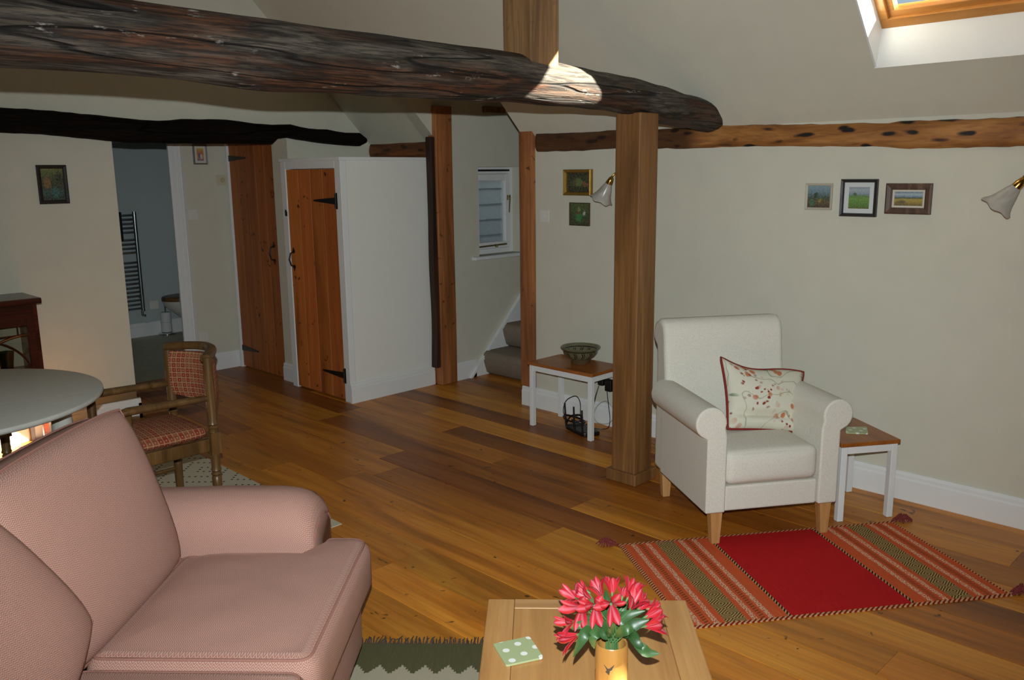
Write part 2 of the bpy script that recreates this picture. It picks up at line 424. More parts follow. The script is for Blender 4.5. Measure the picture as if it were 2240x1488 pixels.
# sloping ceiling with two skylight holes and the stair dormer
TH = .214                                   # vertical thickness of the slope
def slab(mb, xa, xb, y0, y1, xa_o=None, xb_o=None):
    """piece of slope from inner X=xa (low) to xb (high); *_o = the same edge on the outer face"""
    xa_o = xa if xa_o is None else xa_o; xb_o = xb if xb_o is None else xb_o
    mb.prism([(xa,slope_z(xa)),(xa_o,slope_z(xa_o,TH)),(xb_o,slope_z(xb_o,TH)),(xb,slope_z(xb))], 1, y0, y1)
SKX0, SKX0o = 3.965, 4.0
SK = {(.86,1.622):(3.27,3.41), (-3.7,-2.72):(3.15,3.30)}      # y range : upper edge (inner X, outer X)
m = MB()
ys = [YB,-3.7,-2.72,.86,1.622,4.0,4.885,WY]
for a, b in zip(ys, ys[1:]):
    if (a,b) in SK:
        slab(m, WX+.05, SKX0, a, b, WX+.05, SKX0o); slab(m, SK[(a,b)][0], RIDGE, a, b, SK[(a,b)][1], RIDGE)
    elif a == 4.0: slab(m, 3.80, RIDGE, a, b)
    else: slab(m, WX+.05, RIDGE, a, b)
struct(m.build('ceiling', M_CEIL), 'sloping cream ceiling with the skylight in it', 'ceiling')
zr = slope_z(RIDGE)
m = MB().prism([(RIDGE,zr),(RIDGE,zr+TH),(XL-.1,1.95+TH),(XL-.1,1.85)], 1, YB, WY)
struct(m.build('ceiling_left', M_CEIL), 'other cream roof slope over the sofa side', 'ceiling')

# skirting boards
def skirt_prof(h=.14, t=.02): return [(0,0),(t,0),(t,h*.74),(t*.75,h*.8),(t*.75,h*.9),(t*.35,h),(0,h)]
def skirt(name, label, runs, parent=None):
    mb = MB()
    for ax, w0, sg, a, b in runs:            # ax: run axis, w0: wall coordinate, sg: side it projects to
        mb.prism([(w0+sg*q, z) for q, z in skirt_prof()], ax, a, b)
    return struct(mb.build(name, M_WHITE), label, 'skirting board')
skirt('baseboard_right', 'white skirting board along the long cream wall', [(1,WX,-1,YB,4.015),(1,WX,-1,4.905,4.93)])
skirt('baseboard_far', 'white skirting board of the far wall beside the dining table', [(0,WY,-1,XL,2.185),(1,2.165,1,WY-.02,WY+.22)])
skirt('baseboard_pillar', 'white skirting block round the pillar between the plank doors', [(1,3.42,-1,WY-.012,WY+.22)])
skirt('baseboard_lobby', 'white skirting board under the lobby socket', [(0,6.66,-1,3.06,3.42)])
skirt('baseboard_bathroom', 'pale skirting board at the foot of the bathroom wall', [(0,8.66,-1,1.7,4.13)])

# bathroom door casing
t = thing('trim_1', 'white grooved casing of the bathroom doorway', 'door casing', (0,0,0), kind='structure')
MB().prism([(2.94,6.64),(2.955,6.628),(2.985,6.628),(2.99,6.636),(2.995,6.628),(3.02,6.628),(3.025,6.636),(3.03,6.63),(3.055,6.64),(3.055,6.6595),(2.94,6.6595)], 2, 0, 1.93).build('upright', M_WHITE, t)
box('jamb', M_WHITE, t, 2.975,2.9995, 6.6605,6.73, 0,1.858)
box('head', M_WHITE, t, 2.1,2.94, 6.64,6.6595, 1.85,1.93)
# ------------------------------------------------------------------ plank doors
def plank_door(parent, X, ya, yb, z0, z1, n, zh, hinge_y, hdir, handle_y, handle_z, thick=.03):
    """door leaf in plane x = X facing -x, boards side by side along y"""
    wd = (yb-ya)/n
    me = MB().prism([(0,.0016),(.0025,.0),(thick,.0),(thick,wd),(.0025,wd),(0,wd-.0016)], 2, z0, z1).mesh('board')
    me.materials.append(M_PINE)
    for i in range(n):
        o = link('board', me, None, parent, loc=(X, ya+i*wd, 0)); g = random.uniform(.8,1.1)*(.72 if parent.name.startswith('door_1') else 1.); o.color = (g,g*random.uniform(.92,1.04),g,1)  # door_1 boards: the lobby's shade is put into their colour
    for z in zh:
        mb = MB().box(X-.007,X-.0005, hinge_y-hdir*.022,hinge_y, z-.055,z+.055)
        mb.prism([(hinge_y,z-.024),(hinge_y+hdir*.27,z-.006),(hinge_y+hdir*.28,z),(hinge_y+hdir*.27,z+.006),(hinge_y,z+.024)], 0, X-.006, X-.0005)
        mb.tube([(X-.008,hinge_y-hdir*.001,z-.05),(X-.008,hinge_y-hdir*.001,z+.05)], .007, 8)
        mb.build('strap_hinge', M_BLACK, parent)
    y, z = handle_y, handle_z
    mb = MB().tube([(X-.004,y,z-.055),(X-.03,y,z-.045),(X-.042,y,z),(X-.03,y,z+.045),(X-.004,y,z+.055)], [.005,.006,.007,.006,.005], 8)
    for s in (-1,1):
        mb.prism([(y-.013,z+s*.05),(y,z+s*.042),(y+.013,z+s*.05),(y+.016,z+s*.062),(y+.005,z+s*.072),(y,z+s*.088),(y-.005,z+s*.072),(y-.016,z+s*.062)], 0, X-.006, X-.0005)
    mb.build('handle', M_BLACK, parent)
d1 = thing('door_1', 'tall orange pine plank door with black strap hinges inside the lobby', 'door', (0,0,0), kind='structure')
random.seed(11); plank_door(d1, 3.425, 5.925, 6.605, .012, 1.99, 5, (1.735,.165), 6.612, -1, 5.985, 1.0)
tr = thing('trim_2', 'white frame strip beside the tall plank door', 'door frame', (0,0,0), kind='structure')
box('upright', M_WHITE, tr, 3.405,3.44, 6.606,6.63, 0,2.0)

# built-in cupboard
cu = thing('built_in_cupboard', 'white boxed-in corner cupboard with an orange pine plank door', 'cupboard', (3.75,5.3,0))
cx, cy = -3.75, -5.3
def cb(*d): return (d[0]+cx,d[1]+cx,d[2]+cy,d[3]+cy,d[4],d[5])
body = MB().box(*cb(3.4005,WX-.002,4.93,4.955,0,1.705)).box(*cb(3.40,WX-.002,4.955,WY-.002,1.68,1.705)).box(*cb(3.46,3.48,4.96,WY-.002,0,1.68)).build('body', M_CUPB, cu)
fr = MB().box(*cb(3.352,3.40,4.93,5.0,0,1.705)).box(*cb(3.352,3.40,5.632,WY-.002,0,1.705)).box(*cb(3.352,3.40,5.0,5.632,1.64,1.705)).build('door_frame', M_WHITE, cu, bevel=.003)
MB().box(*cb(3.344,4.126,4.918,4.929,1.692,1.715)).box(*cb(3.34,3.351,4.918,WY-.002,1.692,1.715)).build('top_trim', M_WHITE, cu, bevel=.003)
mb = MB().prism([(4.929-q+cy, z) for q, z in skirt_prof()], 0, 3.346+cx, 4.118+cx)
mb.build('skirting', M_WHITE, cu)
dr = bpy.data.objects.new('door', None); COL.objects.link(dr); dr.parent = cu; dr.location = (cx, cy, 0)
plank_door(dr, 3.358, 5.004, 5.628, .014, 1.636, 4, (1.42,.19), 5.0, 1, 5.585, .985)
mb = MB().tube([(3.35,5.645,1.315),(3.335,5.63,1.325),(3.325,5.61,1.345)], .006, 6).box(3.347,3.3515,5.635,5.66,1.30,1.335)
mb.build('latch', M_BLACK, dr)

# ------------------------------------------------------------------ timbers
def jag(n, amp): return [random.uniform(-amp,amp) for _ in range(n)]
# tie beam: irregular log along X at Y = 2.57
prof = [(-1.5,1.86,2.12),(-.5,1.87,2.115),(.3,1.875,2.11),(.71,1.878,2.106),(1.14,1.878,2.100),(1.45,1.866,2.095),(1.7,1.872,2.090),(1.95,1.868,2.09),(2.2,1.87,2.088),(2.4,1.877,2.087),(2.6,1.888,2.085),(2.84,1.883,2.072),(3.0,1.884,2.064),(3.18,1.878,2.052),(3.4,1.866,2.04),(3.66,1.83,2.018),(3.9,1.82,1.99),(4.16,1.80,1.96)]
def lerp_prof(X):
    for (a,b0,t0),(c,b1,t1) in zip(prof, prof[1:]):
        if a <= X <= c:
            f = (X-a)/(c-a); f = f*f*(3-2*f); return b0+(b1-b0)*f, t0+(t1-t0)*f
from mathutils import noise as mnoise
P = []; F = []; NS, NR = 150, 40
for j in range(NS+1):
    X = -1.5 + 5.66*j/NS; b, tp = lerp_prof(X); cz, r = (b+tp)/2, (tp-b)/2
    for i in range(NR):
        a = 2*pi*i/NR
        q = .93*r*(1+.07*mnoise.noise(Vector((X*1.6, cos(a)*1.3, sin(a)*1.3)))+.05*mnoise.noise(Vector((X*2.2+9, cos(a)*4, sin(a)*4)))+.02*mnoise.noise(Vector((X*5, cos(a)*12, sin(a)*12)))) + .004
        P.append((X-1.4, 1.06*q*cos(a), cz-1.98+q*sin(a)))
for j in range(NS):
    for i in range(NR): F.append((j*NR+i, j*NR+(i+1)%NR, (j+1)*NR+(i+1)%NR, (j+1)*NR+i))
F += [tuple(range(NR)), tuple(range(NS*NR,(NS+1)*NR))]
tag(MB().add(P,F).build('tie_beam', M_LOG, smooth=60, loc=(1.4,2.57,1.98)), 'massive rough dark log spanning the room under the roof', 'beam')
# posts
def post(name, label, mat, x0, x1, y0, y1, z0, z1, bevel=.006, wob=0., cat='post'):
    mb = MB(); n = 14; w_, h_ = x1-x0, y1-y0
    P = []; F = []
    for j in range(n+1):
        z = (z1-z0)*j/n; a = [mnoise.noise(Vector((z*1.7+i*5, i*3.1+x0, y0)))*wob for i in range(4)]
        P += [(-w_/2+a[0],-h_/2+a[1],z),(w_/2+a[2],-h_/2+a[1],z),(w_/2+a[2],h_/2+a[3],z),(-w_/2+a[0],h_/2+a[3],z)]
    for j in range(n):
        for i in range(4): F.append((j*4+i, j*4+(i+1)%4, j*4+4+(i+1)%4, j*4+4+i))
    F += [(3,2,1,0), (n*4,n*4+1,n*4+2,n*4+3)]
    o = mb.add(P,F).build(name, mat, bevel=bevel, loc=((x0+x1)/2,(y0+y1)/2,z0))
    return tag(o, label, cat) if label else o
pt = thing('oak_post', 'square new oak post standing on the floor under the log beam', 'post', (3.485,2.57,0))
o = post('shaft', None, M_OAKP, 3.41,3.56,2.495,2.645, 0,1.875); o.parent = pt; o.location = (0,0,0); o.location.z = .001
mb = MB()
for (a, b, c, d) in ((-.095,.095,-.095,-.0755),(-.095,.095,.0755,.095),(-.095,-.0755,-.0755,.0755),(.0755,.095,-.0755,.0755)): mb.box(a,b,c,d,0.001,.062)
mb.build('base_trim', M_OAKP, pt, bevel=.004)
post('king_post', 'weathered oak post rising from the top of the log beam', M_OAKO, 2.645,2.815,2.49,2.65, 2.03,3.19, wob=.006)
post('corner_post', 'red-brown timber post with knots at the foot of the stairs', M_REDP, 4.128,4.285,4.838,4.925, 0.001,2.08, wob=.004)
post('dark_stud', 'dark rough timber stud between white cupboard and red-brown post', M_DKP, 4.083,4.126,4.848,4.903, .142,1.86, wob=.009)
post('stair_post', 'dark red-brown post standing on the skirting beside the stairs', M_REDP, 4.138,4.26,3.893,4.012, .142,1.87, wob=.003)
# lintel and wall plates from their outlines
def outline_beam(name, label, mat, pts, fn, ax, depth, jit):
    """pts: (px, ytop, ybottom); fn maps a pixel to the beam's front plane; extruded along axis ax by depth"""
    tops, bots = [], []
    for (xa,ta,ba),(xb,tb,bb) in zip(pts, pts[1:]):
        k = max(1, int(abs(xb-xa)/18))
        for i in range(k):
            f = i/k; tops.append((xa+(xb-xa)*f, ta+(tb-ta)*f+random.uniform(-jit,jit))); bots.append((xa+(xb-xa)*f, ba+(bb-ba)*f+random.uniform(-jit,jit)))
    tops.append(pts[-1][:2]); bots.append((pts[-1][0], pts[-1][2]))
    T = [fn(*p) for p in tops]; Bt = [fn(*p) for p in bots]; n = len(T)
    c = sum(T, Vector())/n; c = (c + sum(Bt, Vector())/n)/2; c[ax] = T[0][ax]
    P = []; F = []
    sh = [(0.,.14),(.35*0,.0)]
    for a, b in zip(T, Bt):
        h = (a-b); dv = Vector((0,0,0)); dv[ax] = 1
        r = min(.03, h.length*.3)
        ring = [b+dv*depth, b+dv*r, b+h.normalized()*r*.35+dv*r*.3, b+h.normalized()*r, (a+b)/2-dv*.004, a-h.normalized()*r, a-h.normalized()*r*.35+dv*r*.3, a+dv*r, a+dv*depth]
        P += [q-c for q in ring]
    k = 9
    for j in range(n-1):
        for i in range(k-1): F.append((j*k+i, j*k+i+1, j*k+k+i+1, j*k+k+i))
        F.append((j*k+k-1, j*k, j*k+k, j*k+2*k-1))
    F += [tuple(range(k)), tuple(range((n-1)*k, n*k))]
    return tag(MB().add(P,F).build(name, mat, smooth=70, loc=c), label, 'beam')
outline_beam('lintel_beam', 'crooked blackened beam over the lobby opening', M_LINTEL,
    [(-260,212,262),(-100,224,276),(0,234,289),(100,240,293),(200,250,303),(243,254,308),(310,262,312),(350,264,312),(400,260,313),(500,261,314),(560,270,314),(600,272,315),(612,272,303),(640,272,301),(680,281,308),(720,283,313),(760,290,318),(792,291,319),(803,302,312)],
    lambda x, y: onY(x, y, WY-.09), 1, .11, .6)
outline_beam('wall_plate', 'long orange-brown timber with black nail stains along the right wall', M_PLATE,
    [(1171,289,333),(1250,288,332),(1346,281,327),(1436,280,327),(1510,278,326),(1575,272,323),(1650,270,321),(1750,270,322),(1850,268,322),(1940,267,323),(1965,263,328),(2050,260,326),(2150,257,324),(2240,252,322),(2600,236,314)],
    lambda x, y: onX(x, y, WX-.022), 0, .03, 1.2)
outline_beam('wall_plate', 'short dark brown timber behind the top of the white cupboard', M_PLATE2,
    [(808,314,347),(850,312,347),(900,309,347),(942,306,347)], lambda x, y: onX(x, y, WX-.015), 0, .03, 1.)

# ------------------------------------------------------------------ stairwell
SY = 4.88
m = MB(); w0, w1, z0, z1 = 4.58, 5.06, .955, 1.645
m.box(WX,w0,SY,SY+.2,-.05,2.3).box(w1,6.6,SY,SY+.2,-.05,2.6).box(w0,w1,SY,SY+.2,-.05,z0).box(w0,w1,SY,SY+.2,z1,2.6).box(3.78,w0,SY,SY+.2,2.3,2.6)
m.prism([(3.70,slope_z(3.70)),(WX,slope_z(WX)),(WX,2.6),(3.70,2.6)], 1, SY, SY+.12)
wall('wall_stair', 'cream stairwell wall with the little window in it', m)
m = MB().box(WX+.141,9.0,3.86,3.98,-.05,4.8).box(WX,WX+.14,3.86,3.98,1.875,4.8)  # unseen wall raised and lengthened to keep sun off the weatherboards
m.prism([(3.70,slope_z(3.70)+.02),(WX,slope_z(WX)+.02),(WX,2.6),(3.70,2.6)], 1, 3.9, 3.985)
m.box(6.6,6.7,3.98,SY+.2,-.05,4.8)
wall('wall_stair_side', 'near side wall of the stairwell, extended to shade the weatherboards', m)
struct(MB().box(3.70,6.7,3.86,SY+.2,2.26,2.32).build('ceiling_stair', M_CEIL), 'cream ceiling of the stairwell', 'ceiling')
tag(MB().box(-.11,.11,-.02,.02,-.024,.024).build('timber_end', M_OAKO, bevel=.006, loc=(4.745,SY-.018,2.075)), 'short piece of old timber set high in the stairwell wall', 'timber')
stt = thing('staircase', 'carpeted stairs going up behind the dark red-brown post', 'stairs', (4.6,4.42,0))
for i in range(6):
    P = []; z0_, z1_ = i*.195, (i+1)*.195; xo = i*.225
    pr_ = [(xo+.05,z0_),(xo+.02,z0_+.02),(xo-.005,z0_+.09),(xo-.018,z1_-.05),(xo-.01,z1_-.018),(xo+.02,z1_),(xo+.30,z1_),(xo+.30,z0_)]
    MB().prism(pr_, 1, -.43, .44).build('step', M_CARPET, stt, smooth=50)
MB().prism([(-.17,0),(.06,0),(1.5,1.29),(1.5,1.55),(1.33,1.55),(-.03,.14)], 1, .44,.458).build('string_board', M_WHITE, stt)
MB().prism([(-.17,0.0),(-.145,0.0),(1.33,1.50),(1.33,1.53)], 1, .425,.44).build('string_moulding', M_WHITE, stt)
mb = MB().prism([(SY-q-4.42, z) for q, z in skirt_prof()], 0, -.315, -.09)
mb.build('skirting', M_WHITE, stt)

# small casement window in the stairwell
wi = thing('window_1', 'small white casement window in the stairwell', 'window', (4.82,SY+.12,1.3), kind='structure')
def wb(mb, x0,x1,z0_,z1_,y0=-.02,y1=.02): return mb.box(x0-4.82,x1-4.82,y0,y1,z0_-1.3,z1_-1.3)
mb = MB(); wb(mb,w0,w0+.04,z0,z1); wb(mb,w1-.04,w1,z0,z1); wb(mb,w0+.04,w1-.04,z0,z0+.04); wb(mb,w0+.04,w1-.04,z1-.055,z1); mb.build('outer_frame', M_WHITE, wi, bevel=.004)
mb = MB(); a0,a1,b0,b1 = w0+.042,w1-.042,z0+.042,z1-.057
for d in ((a0,a0+.05,b0,b1),(a1-.05,a1,b0,b1),(a0+.05,a1-.05,b0,b0+.05),(a0+.05,a1-.05,b1-.05,b1)): wb(mb,*d,-.03,.012)
mb.build('casement', M_WHITE, wi, bevel=.004)
mb = MB(); wb(mb,a0+.05,a1-.05,b0+.05,b1-.05,-.004,0.); mb.build('pane', M_GLASS, wi)
mb = MB(); wb(mb,w0+.02,w1-.04,z1-.035,z1-.02,-.026,-.021); mb.build('trickle_vent', M_BLACK, wi)
mb = MB().tube([(a1-.025-4.82,-.035,.11),(a1-.025-4.82,-.055,.10),(a1-.04-4.82,-.06,-.02)], [.009,.007,.005], 8).lathe([(.016,-.02),(.016,.02)], 12, (a1-.02-4.82,-.036,.10)); mb.build('window_catch', M_BRASSD, wi)
mb = MB().tube([(a0+.02-4.82,-.04,b0+.02-1.3),(a1-.06-4.82,-.045,b0+.028-1.3)], .007, 8).lathe([(.012,-.012),(.012,.012)], 10, (a1-.17-4.82,-.04,b0+.02-1.3)); mb.build('window_stay', M_BRASSD, wi)
MB().box(4.50-4.82,5.12-4.82,-.165,-.02,-.372,-.345).build('window_sill', M_WHITE, wi, bevel=.006)
wbd = thing('weatherboard_wall', 'white painted weatherboards outside the small window', 'wall', (5.6,6.3,0))
M_WBD = plain('painted_weatherboard', '#9ca6b0', .6, nscale=25, var=.06)
me = MB().prism([(0,0),(-.03,0),(-.012,.165),(0,.165)], 0, -.85, 1.6).mesh('board'); me.materials.append(M_WBD)
for i in range(17): link('board', me, None, wbd, loc=(0,0,.05+i*.155))
box('sheathing', plain('sheathing', '#555a5e', .8), wbd, -.85,1.6,.0,.04,0,2.75)

# skylights
def skylight(idx, label, y0, y1):
    SKX1, SKX1o = SK[(y0,y1)]
    sk = thing('window_%d' % idx, label, 'skylight', (SKX0o,y0,slope_z(SKX0o,TH)), kind='structure')
    sl = Vector((-1,0,SLK)).normalized(); nr = Vector((SLK,0,1)).normalized(); yv = Vector((0,1,0))
    Lh = (Vector((SKX1o,0,slope_z(SKX1o,TH)))-Vector((SKX0o,0,slope_z(SKX0o,TH)))).length; Wd = y1-y0
    def bar(mb, u0, u1, v0, v1, n0, n1):
        P = [sl*u+yv*v+nr*n_ for n_ in (n0,n1) for v in (v0,v1) for u in (u0,u1)]; mb.hexa(P)
    mb = MB(); e = .045
    for d in ((-.02,e,-.02,Wd+.02),(Lh-e,Lh+.02,-.02,Wd+.02),(e,Lh-e,-.02,e),(e,Lh-e,Wd-e,Wd+.02)): bar(mb,*d,-.012,.06)
    mb.build('outer_frame', M_PINEF, sk, bevel=.003)
    mb = MB(); f = e*.7+.003; g = f+.038
    for d in ((f,g,f,Wd-f),(Lh-g,Lh-f,f,Wd-f),(g,Lh-g,f,g),(g,Lh-g,Wd-g,Wd-f)): bar(mb,*d,.008,.05)
    mb.build('sash', M_PINEF, sk, bevel=.003)
    mb = MB(); bar(mb,g-.01,Lh-g+.01,g-.01,Wd-g+.01,.03,.034); mb.build('pane', M_GLASS, sk)
    mb = MB()                               # white plaster lining of the reveal
    for v0, v1 in ((-.001,.008),(Wd-.008,Wd+.001)):
        mb.hexa([Vector((x_-SKX0o, v, z_-slope_z(SKX0o,TH))) for (v) in (v0,v1) for (x_,z_) in ((SKX0,slope_z(SKX0)),(SKX1,slope_z(SKX1)),(SKX0o,slope_z(SKX0o,TH)),(SKX1o,slope_z(SKX1o,TH)))])
    mb.hexa([Vector((x_-SKX0o+dx, v, z_-slope_z(SKX0o,TH))) for dx in (-.007,.002) for v in (0,Wd) for (x_,z_) in ((SKX0,slope_z(SKX0)),(SKX0o,slope_z(SKX0o,TH)))])
    mb.build('reveal_lining', M_WHITE, sk)
skylight(2, 'pine framed skylight in the sloping ceiling', .86, 1.622)
skylight(3, 'second pine framed skylight further back in the slope', -3.7, -2.72)

# ================================================================== furniture
ES = Vector((.735,.678,0)); ED = Vector((-.678,.735,0)); SANG = math.atan2(.678,.735)
def sd(s, d, z=0.): return ES*s + ED*d + Vector((0,0,z))
def star_cushion(outline, z0, z1, r, crown, name, parent, mat):
    """cushion with a star-shaped outline (list of x,y), rounded edges and a crowned top"""
    n = len(outline); c = Vector((sum(p[0] for p in outline)/n, sum(p[1] for p in outline)/n))
    nor = []
    for i in range(n):
        a = Vector(outline[i-1]); b = Vector(outline[(i+1)%n]); t_ = (b-a).normalized(); nor.append(Vector((t_.y,-t_.x)))
    rings = []
    for k in range(6):
        a = pi/2*k/5; rings.append((r*(1-sin(a)), z0+r*(1-cos(a)), 1.))
    rings = [(r*(1-sin(a)), z0+r*(1-cos(a))) for a in [pi/2*k/5 for k in range(6)]] + [(r*(1-cos(a)), z1-r*(1-sin(a))) for a in [pi/2*k/5 for k in range(6)]]
    P = []; UV = []; per = [0.]
    for i in range(n): per.append(per[-1]+(Vector(outline[(i+1)%n])-Vector(outline[i])).length)
    mb = MB()
    for ins, z in rings:
        bul = .012*sin(pi*(z-z0)/(z1-z0))
        for i in range(n):
            p = Vector(outline[i]) - nor[i]*(ins-bul); P.append((p.x,p.y,z)); UV.append((per[i], z))
    F = []
    for j in range(len(rings)-1):
        for i in range(n): F.append((j*n+i, j*n+(i+1)%n, (j+1)*n+(i+1)%n, (j+1)*n+i))
    mb.add(P, F, UV)
    base = P[-n:]; TP = []; TUV = []; fr = [1,.96,.9,.82,.72,.6,.46,.3,.14]
    for f in fr:
        for p in base:
            q = (c.x+(p[0]-c.x)*f, c.y+(p[1]-c.y)*f, z1); TP.append(q); TUV.append((q[0],q[1]))
    F = []
    for j in range(len(fr)-1):
        for i in range(n): F.append((j*n+i, j*n+(i+1)%n, (j+1)*n+(i+1)%n, (j+1)*n+i))
    xs_=[q[0] for q in base]; ys2=[q[1] for q in base]; bx0,bx1,by0,by1=min(xs_),max(xs_),min(ys2),max(ys2)
    TP.append((c.x,c.y,z1))
    TP = [(q[0],q[1],z1+crown*max(0,1-abs((2*q[0]-bx0-bx1)/(bx1-bx0))**3)*max(0,1-abs((2*q[1]-by0-by1)/(by1-by0))**4)+.004*mnoise.noise(Vector((q[0]*9,q[1]*9,0)))*(k_>=n)) for k_, q in enumerate(TP)]
    TUV.append((c.x,c.y)); k = (len(fr)-1)*n
    for i in range(n): F.append((k+i, k+(i+1)%n, len(TP)-1))
    mb.add(TP, F, TUV)
    mb.add([(p[0],p[1],z0) for p in P[:n]], [tuple(range(n))])
    o = mb.build(name, mat, parent, smooth=70)
    top = [(p[0]-0, p[1], z1-r*.25) for p in [tuple(Vector(outline[i])-nor[i]*(r*.35)) for i in range(n)]]
    bot = [(p[0], p[1], z0+r*.25) for p in [tuple(Vector(outline[i])-nor[i]*(r*.35)) for i in range(n)]]
    MB().tube([(a[0],a[1],z1-r*.3+.002) for a in top], .0045, 6, closed=True).build('piping', M_PIPE, o, smooth=60)
    MB().tube(bot, .0045, 6, closed=True).build('piping', M_PIPE, o, smooth=60)
    return o
def rounded(poly, rad, k=5):
    out = []; n = len(poly)
    for i in range(n):
        p = Vector(poly[i]); a = (Vector(poly[i-1])-p); b = (Vector(poly[(i+1)%n])-p)
        r = rad[i] if hasattr(rad,'__len__') else rad
        r = min(r, a.length*.45, b.length*.45); a = p+a.normalized()*r; b = p+b.normalized()*r
        for j in range(k+1):
            f = j/k; out.append(tuple(a*(1-f)**2+p*2*f*(1-f)+b*f*f))
    dense = []
    for i in range(len(out)):
        a, b = Vector(out[i]), Vector(out[(i+1)%len(out)]); m_ = max(1, int((b-a).length/.05))
        for j in range(m_): dense.append(tuple(a+(b-a)*j/m_))
    return dense
def pillow(w_, h_, t_, edge, n=22, pw=2.6, corner=.06, sag=0.):
    """upright cushion in the local x (width) / z (height) plane, front towards -y; uv in metres"""
    mb = MB()
    for sg in (-1,1):
        P = []; UV = []; F = []
        for j in range(n+1):
            for i in range(n+1):
                u = -1+2*i/n; v = -1+2*j/n; u = math.copysign(abs(u)**.8,u); v = math.copysign(abs(v)**.8,v)
                k = ((1-abs(u)**pw)*(1-abs(v)**pw))**.45
                pin = 1-corner*(abs(u)*abs(v))**3
                x_ = u*w_/2*pin*(1-.025*(1-v*v)*0); z_ = v*h_/2*pin
                y_ = sg*(edge/2 + (t_-edge)/2*k)
                P.append((x_, y_, z_+h_/2)); UV.append((x_, z_))
        for j in range(n):
            for i in range(n):
                f = (j*(n+1)+i, j*(n+1)+i+1, (j+1)*(n+1)+i+1, (j+1)*(n+1)+i); F.append(f if sg < 0 else f[::-1])
        mb.add(P, F, UV)
    k = (n+1)**2; rim = [i for i in range(n+1)]+[j*(n+1)+n for j in range(1,n+1)]+[n*(n+1)+i for i in range(n-1,-1,-1)]+[j*(n+1) for j in range(n-1,0,-1)]
    for a, b in zip(rim, rim[1:]+rim[:1]): mb.f.append((a,b,b+k,a+k))
    return mb, [mb.v[i] for i in rim], [mb.v[i+k] for i in rim]

# ------------------------------------------------------------------ sofa
S0, D0 = 1.86, 1.0
sofa = thing('sofa', 'pink herringbone two-seat sofa with a rolled arm', 'sofa', sd(S0,D0), SANG)
def L(s, d): return (s-S0, d-D0)
MB().rbox(1.06-S0,2.49-S0, .575-D0,1.44-D0, .10,.335, .03).build('base', M_SOFA, sofa, smooth=60)
def arm(sgn, nm):
    """rolled arm: inner face, padded top rolling outwards, rounded front"""
    prof = [(0,.2),(0,.52),(.012,.565),(.045,.60),(.10,.622),(.165,.62),(.22,.595),(.25,.555),(.248,.51),(.22,.475),(.19,.455),(.18,.2)]
    mb = MB(); stations = [(.70,-.085),(.705,-.06),(.72,-.036),(.745,-.016),(.78,-.005),(.83,0.),(1.0,0.),(1.2,-.006),(1.43,-.012)]
    P = []; UV = []; n = len(prof)
    for d, dz in stations:
        ins = -dz*.45
        for i, (a, z) in enumerate(prof):
            f = max(0, (z-.2)/.42)
            a2 = .11+(a-.11)*(1-ins*4*(d < .8))
            P.append((a2*sgn, d-D0+ (0 if z > .5 else 0), z+dz*f)); UV.append((sum((Vector(prof[q+1])-Vector(prof[q])).length for q in range(i)), d))
    F = []
    for j in range(len(stations)-1):
        for i in range(n-1): F.append((j*n+i, j*n+i+1, j*n+n+i+1, j*n+n+i))
        F.append((j*n+n-1, j*n, j*n+n, j*n+2*n-1))
    F += [tuple(range(n)), tuple(range((len(stations)-1)*n, len(stations)*n))]
    mb.add(P, F, UV); return mb
a = arm(1,'arm').build('arm', M_SOFA, sofa, smooth=65, loc=(2.40-S0,0,0))
MB().tube([((.11+(q-.11)*.84), .702-D0, z-.085*max(0,(z-.2)/.42)) for q, z in [(0,.35),(0,.52),(.012,.565),(.045,.60),(.10,.622),(.165,.62),(.22,.595),(.25,.555)]], .0045, 6).build('piping', M_PIPE, a)
a = arm(-1,'arm').build('arm', M_SOFA, sofa, smooth=65, loc=(1.20-S0,0,0))
tcs = [L(1.815,1.10),L(1.815,.545),L(2.525,.545),L(2.525,.69),L(2.392,.695),L(2.392,1.10)]
star_cushion(rounded(tcs, [.04,.05,.07,.03,.02,.04]), .30,.468, .035, .022, 'seat_cushion', sofa, M_SOFA)
tcs = [L(1.205,1.10),L(1.205,.695),L(1.075,.69),L(1.075,.545),L(1.785,.545),L(1.785,1.10)]
star_cushion(rounded(tcs, [.04,.02,.03,.07,.05,.04]), .30,.468, .035, .022, 'seat_cushion', sofa, M_SOFA)
MB().rbox(1.06-S0,2.62-S0, 1.30-D0,1.46-D0, .12,.70, .06).build('back_frame', M_SOFA, sofa, smooth=60)
def back_cushion(s_mid, dd, w_, h_, tilt, z, yaw=0., roll=0.):
    mb, r1, r2 = pillow(w_, h_, .23, .10)
    o = mb.build('back_cushion', M_SOFA, sofa, smooth=75, weld=.0005, loc=(s_mid-S0, dd-D0, z), rot=(Matrix.Rotation(yaw,3,'Z') @ Matrix.Rotation(-tilt,3,'X') @ Matrix.Rotation(roll,3,'Y')).to_euler())
    for r in (r1, r2): MB().tube(r, .0045, 6, closed=True).build('piping', M_PIPE, o)
    return o
back_cushion(2.05, 1.142, .69, .52, radians(17), .43)
back_cushion(1.575, 1.075, .58, .44, radians(20), .432, 0., radians(-24))
for s_, d_ in ((1.12,.63),(2.42,.63),(1.12,1.38),(2.42,1.38)):
    MB().lathe([(.018,.0),(.02,.02),(.026,.06),(.03,.10)], 16).build('leg', M_BEECH, sofa, smooth=40, loc=(s_-S0,d_-D0,.0065 if d_ < .8 else .001))

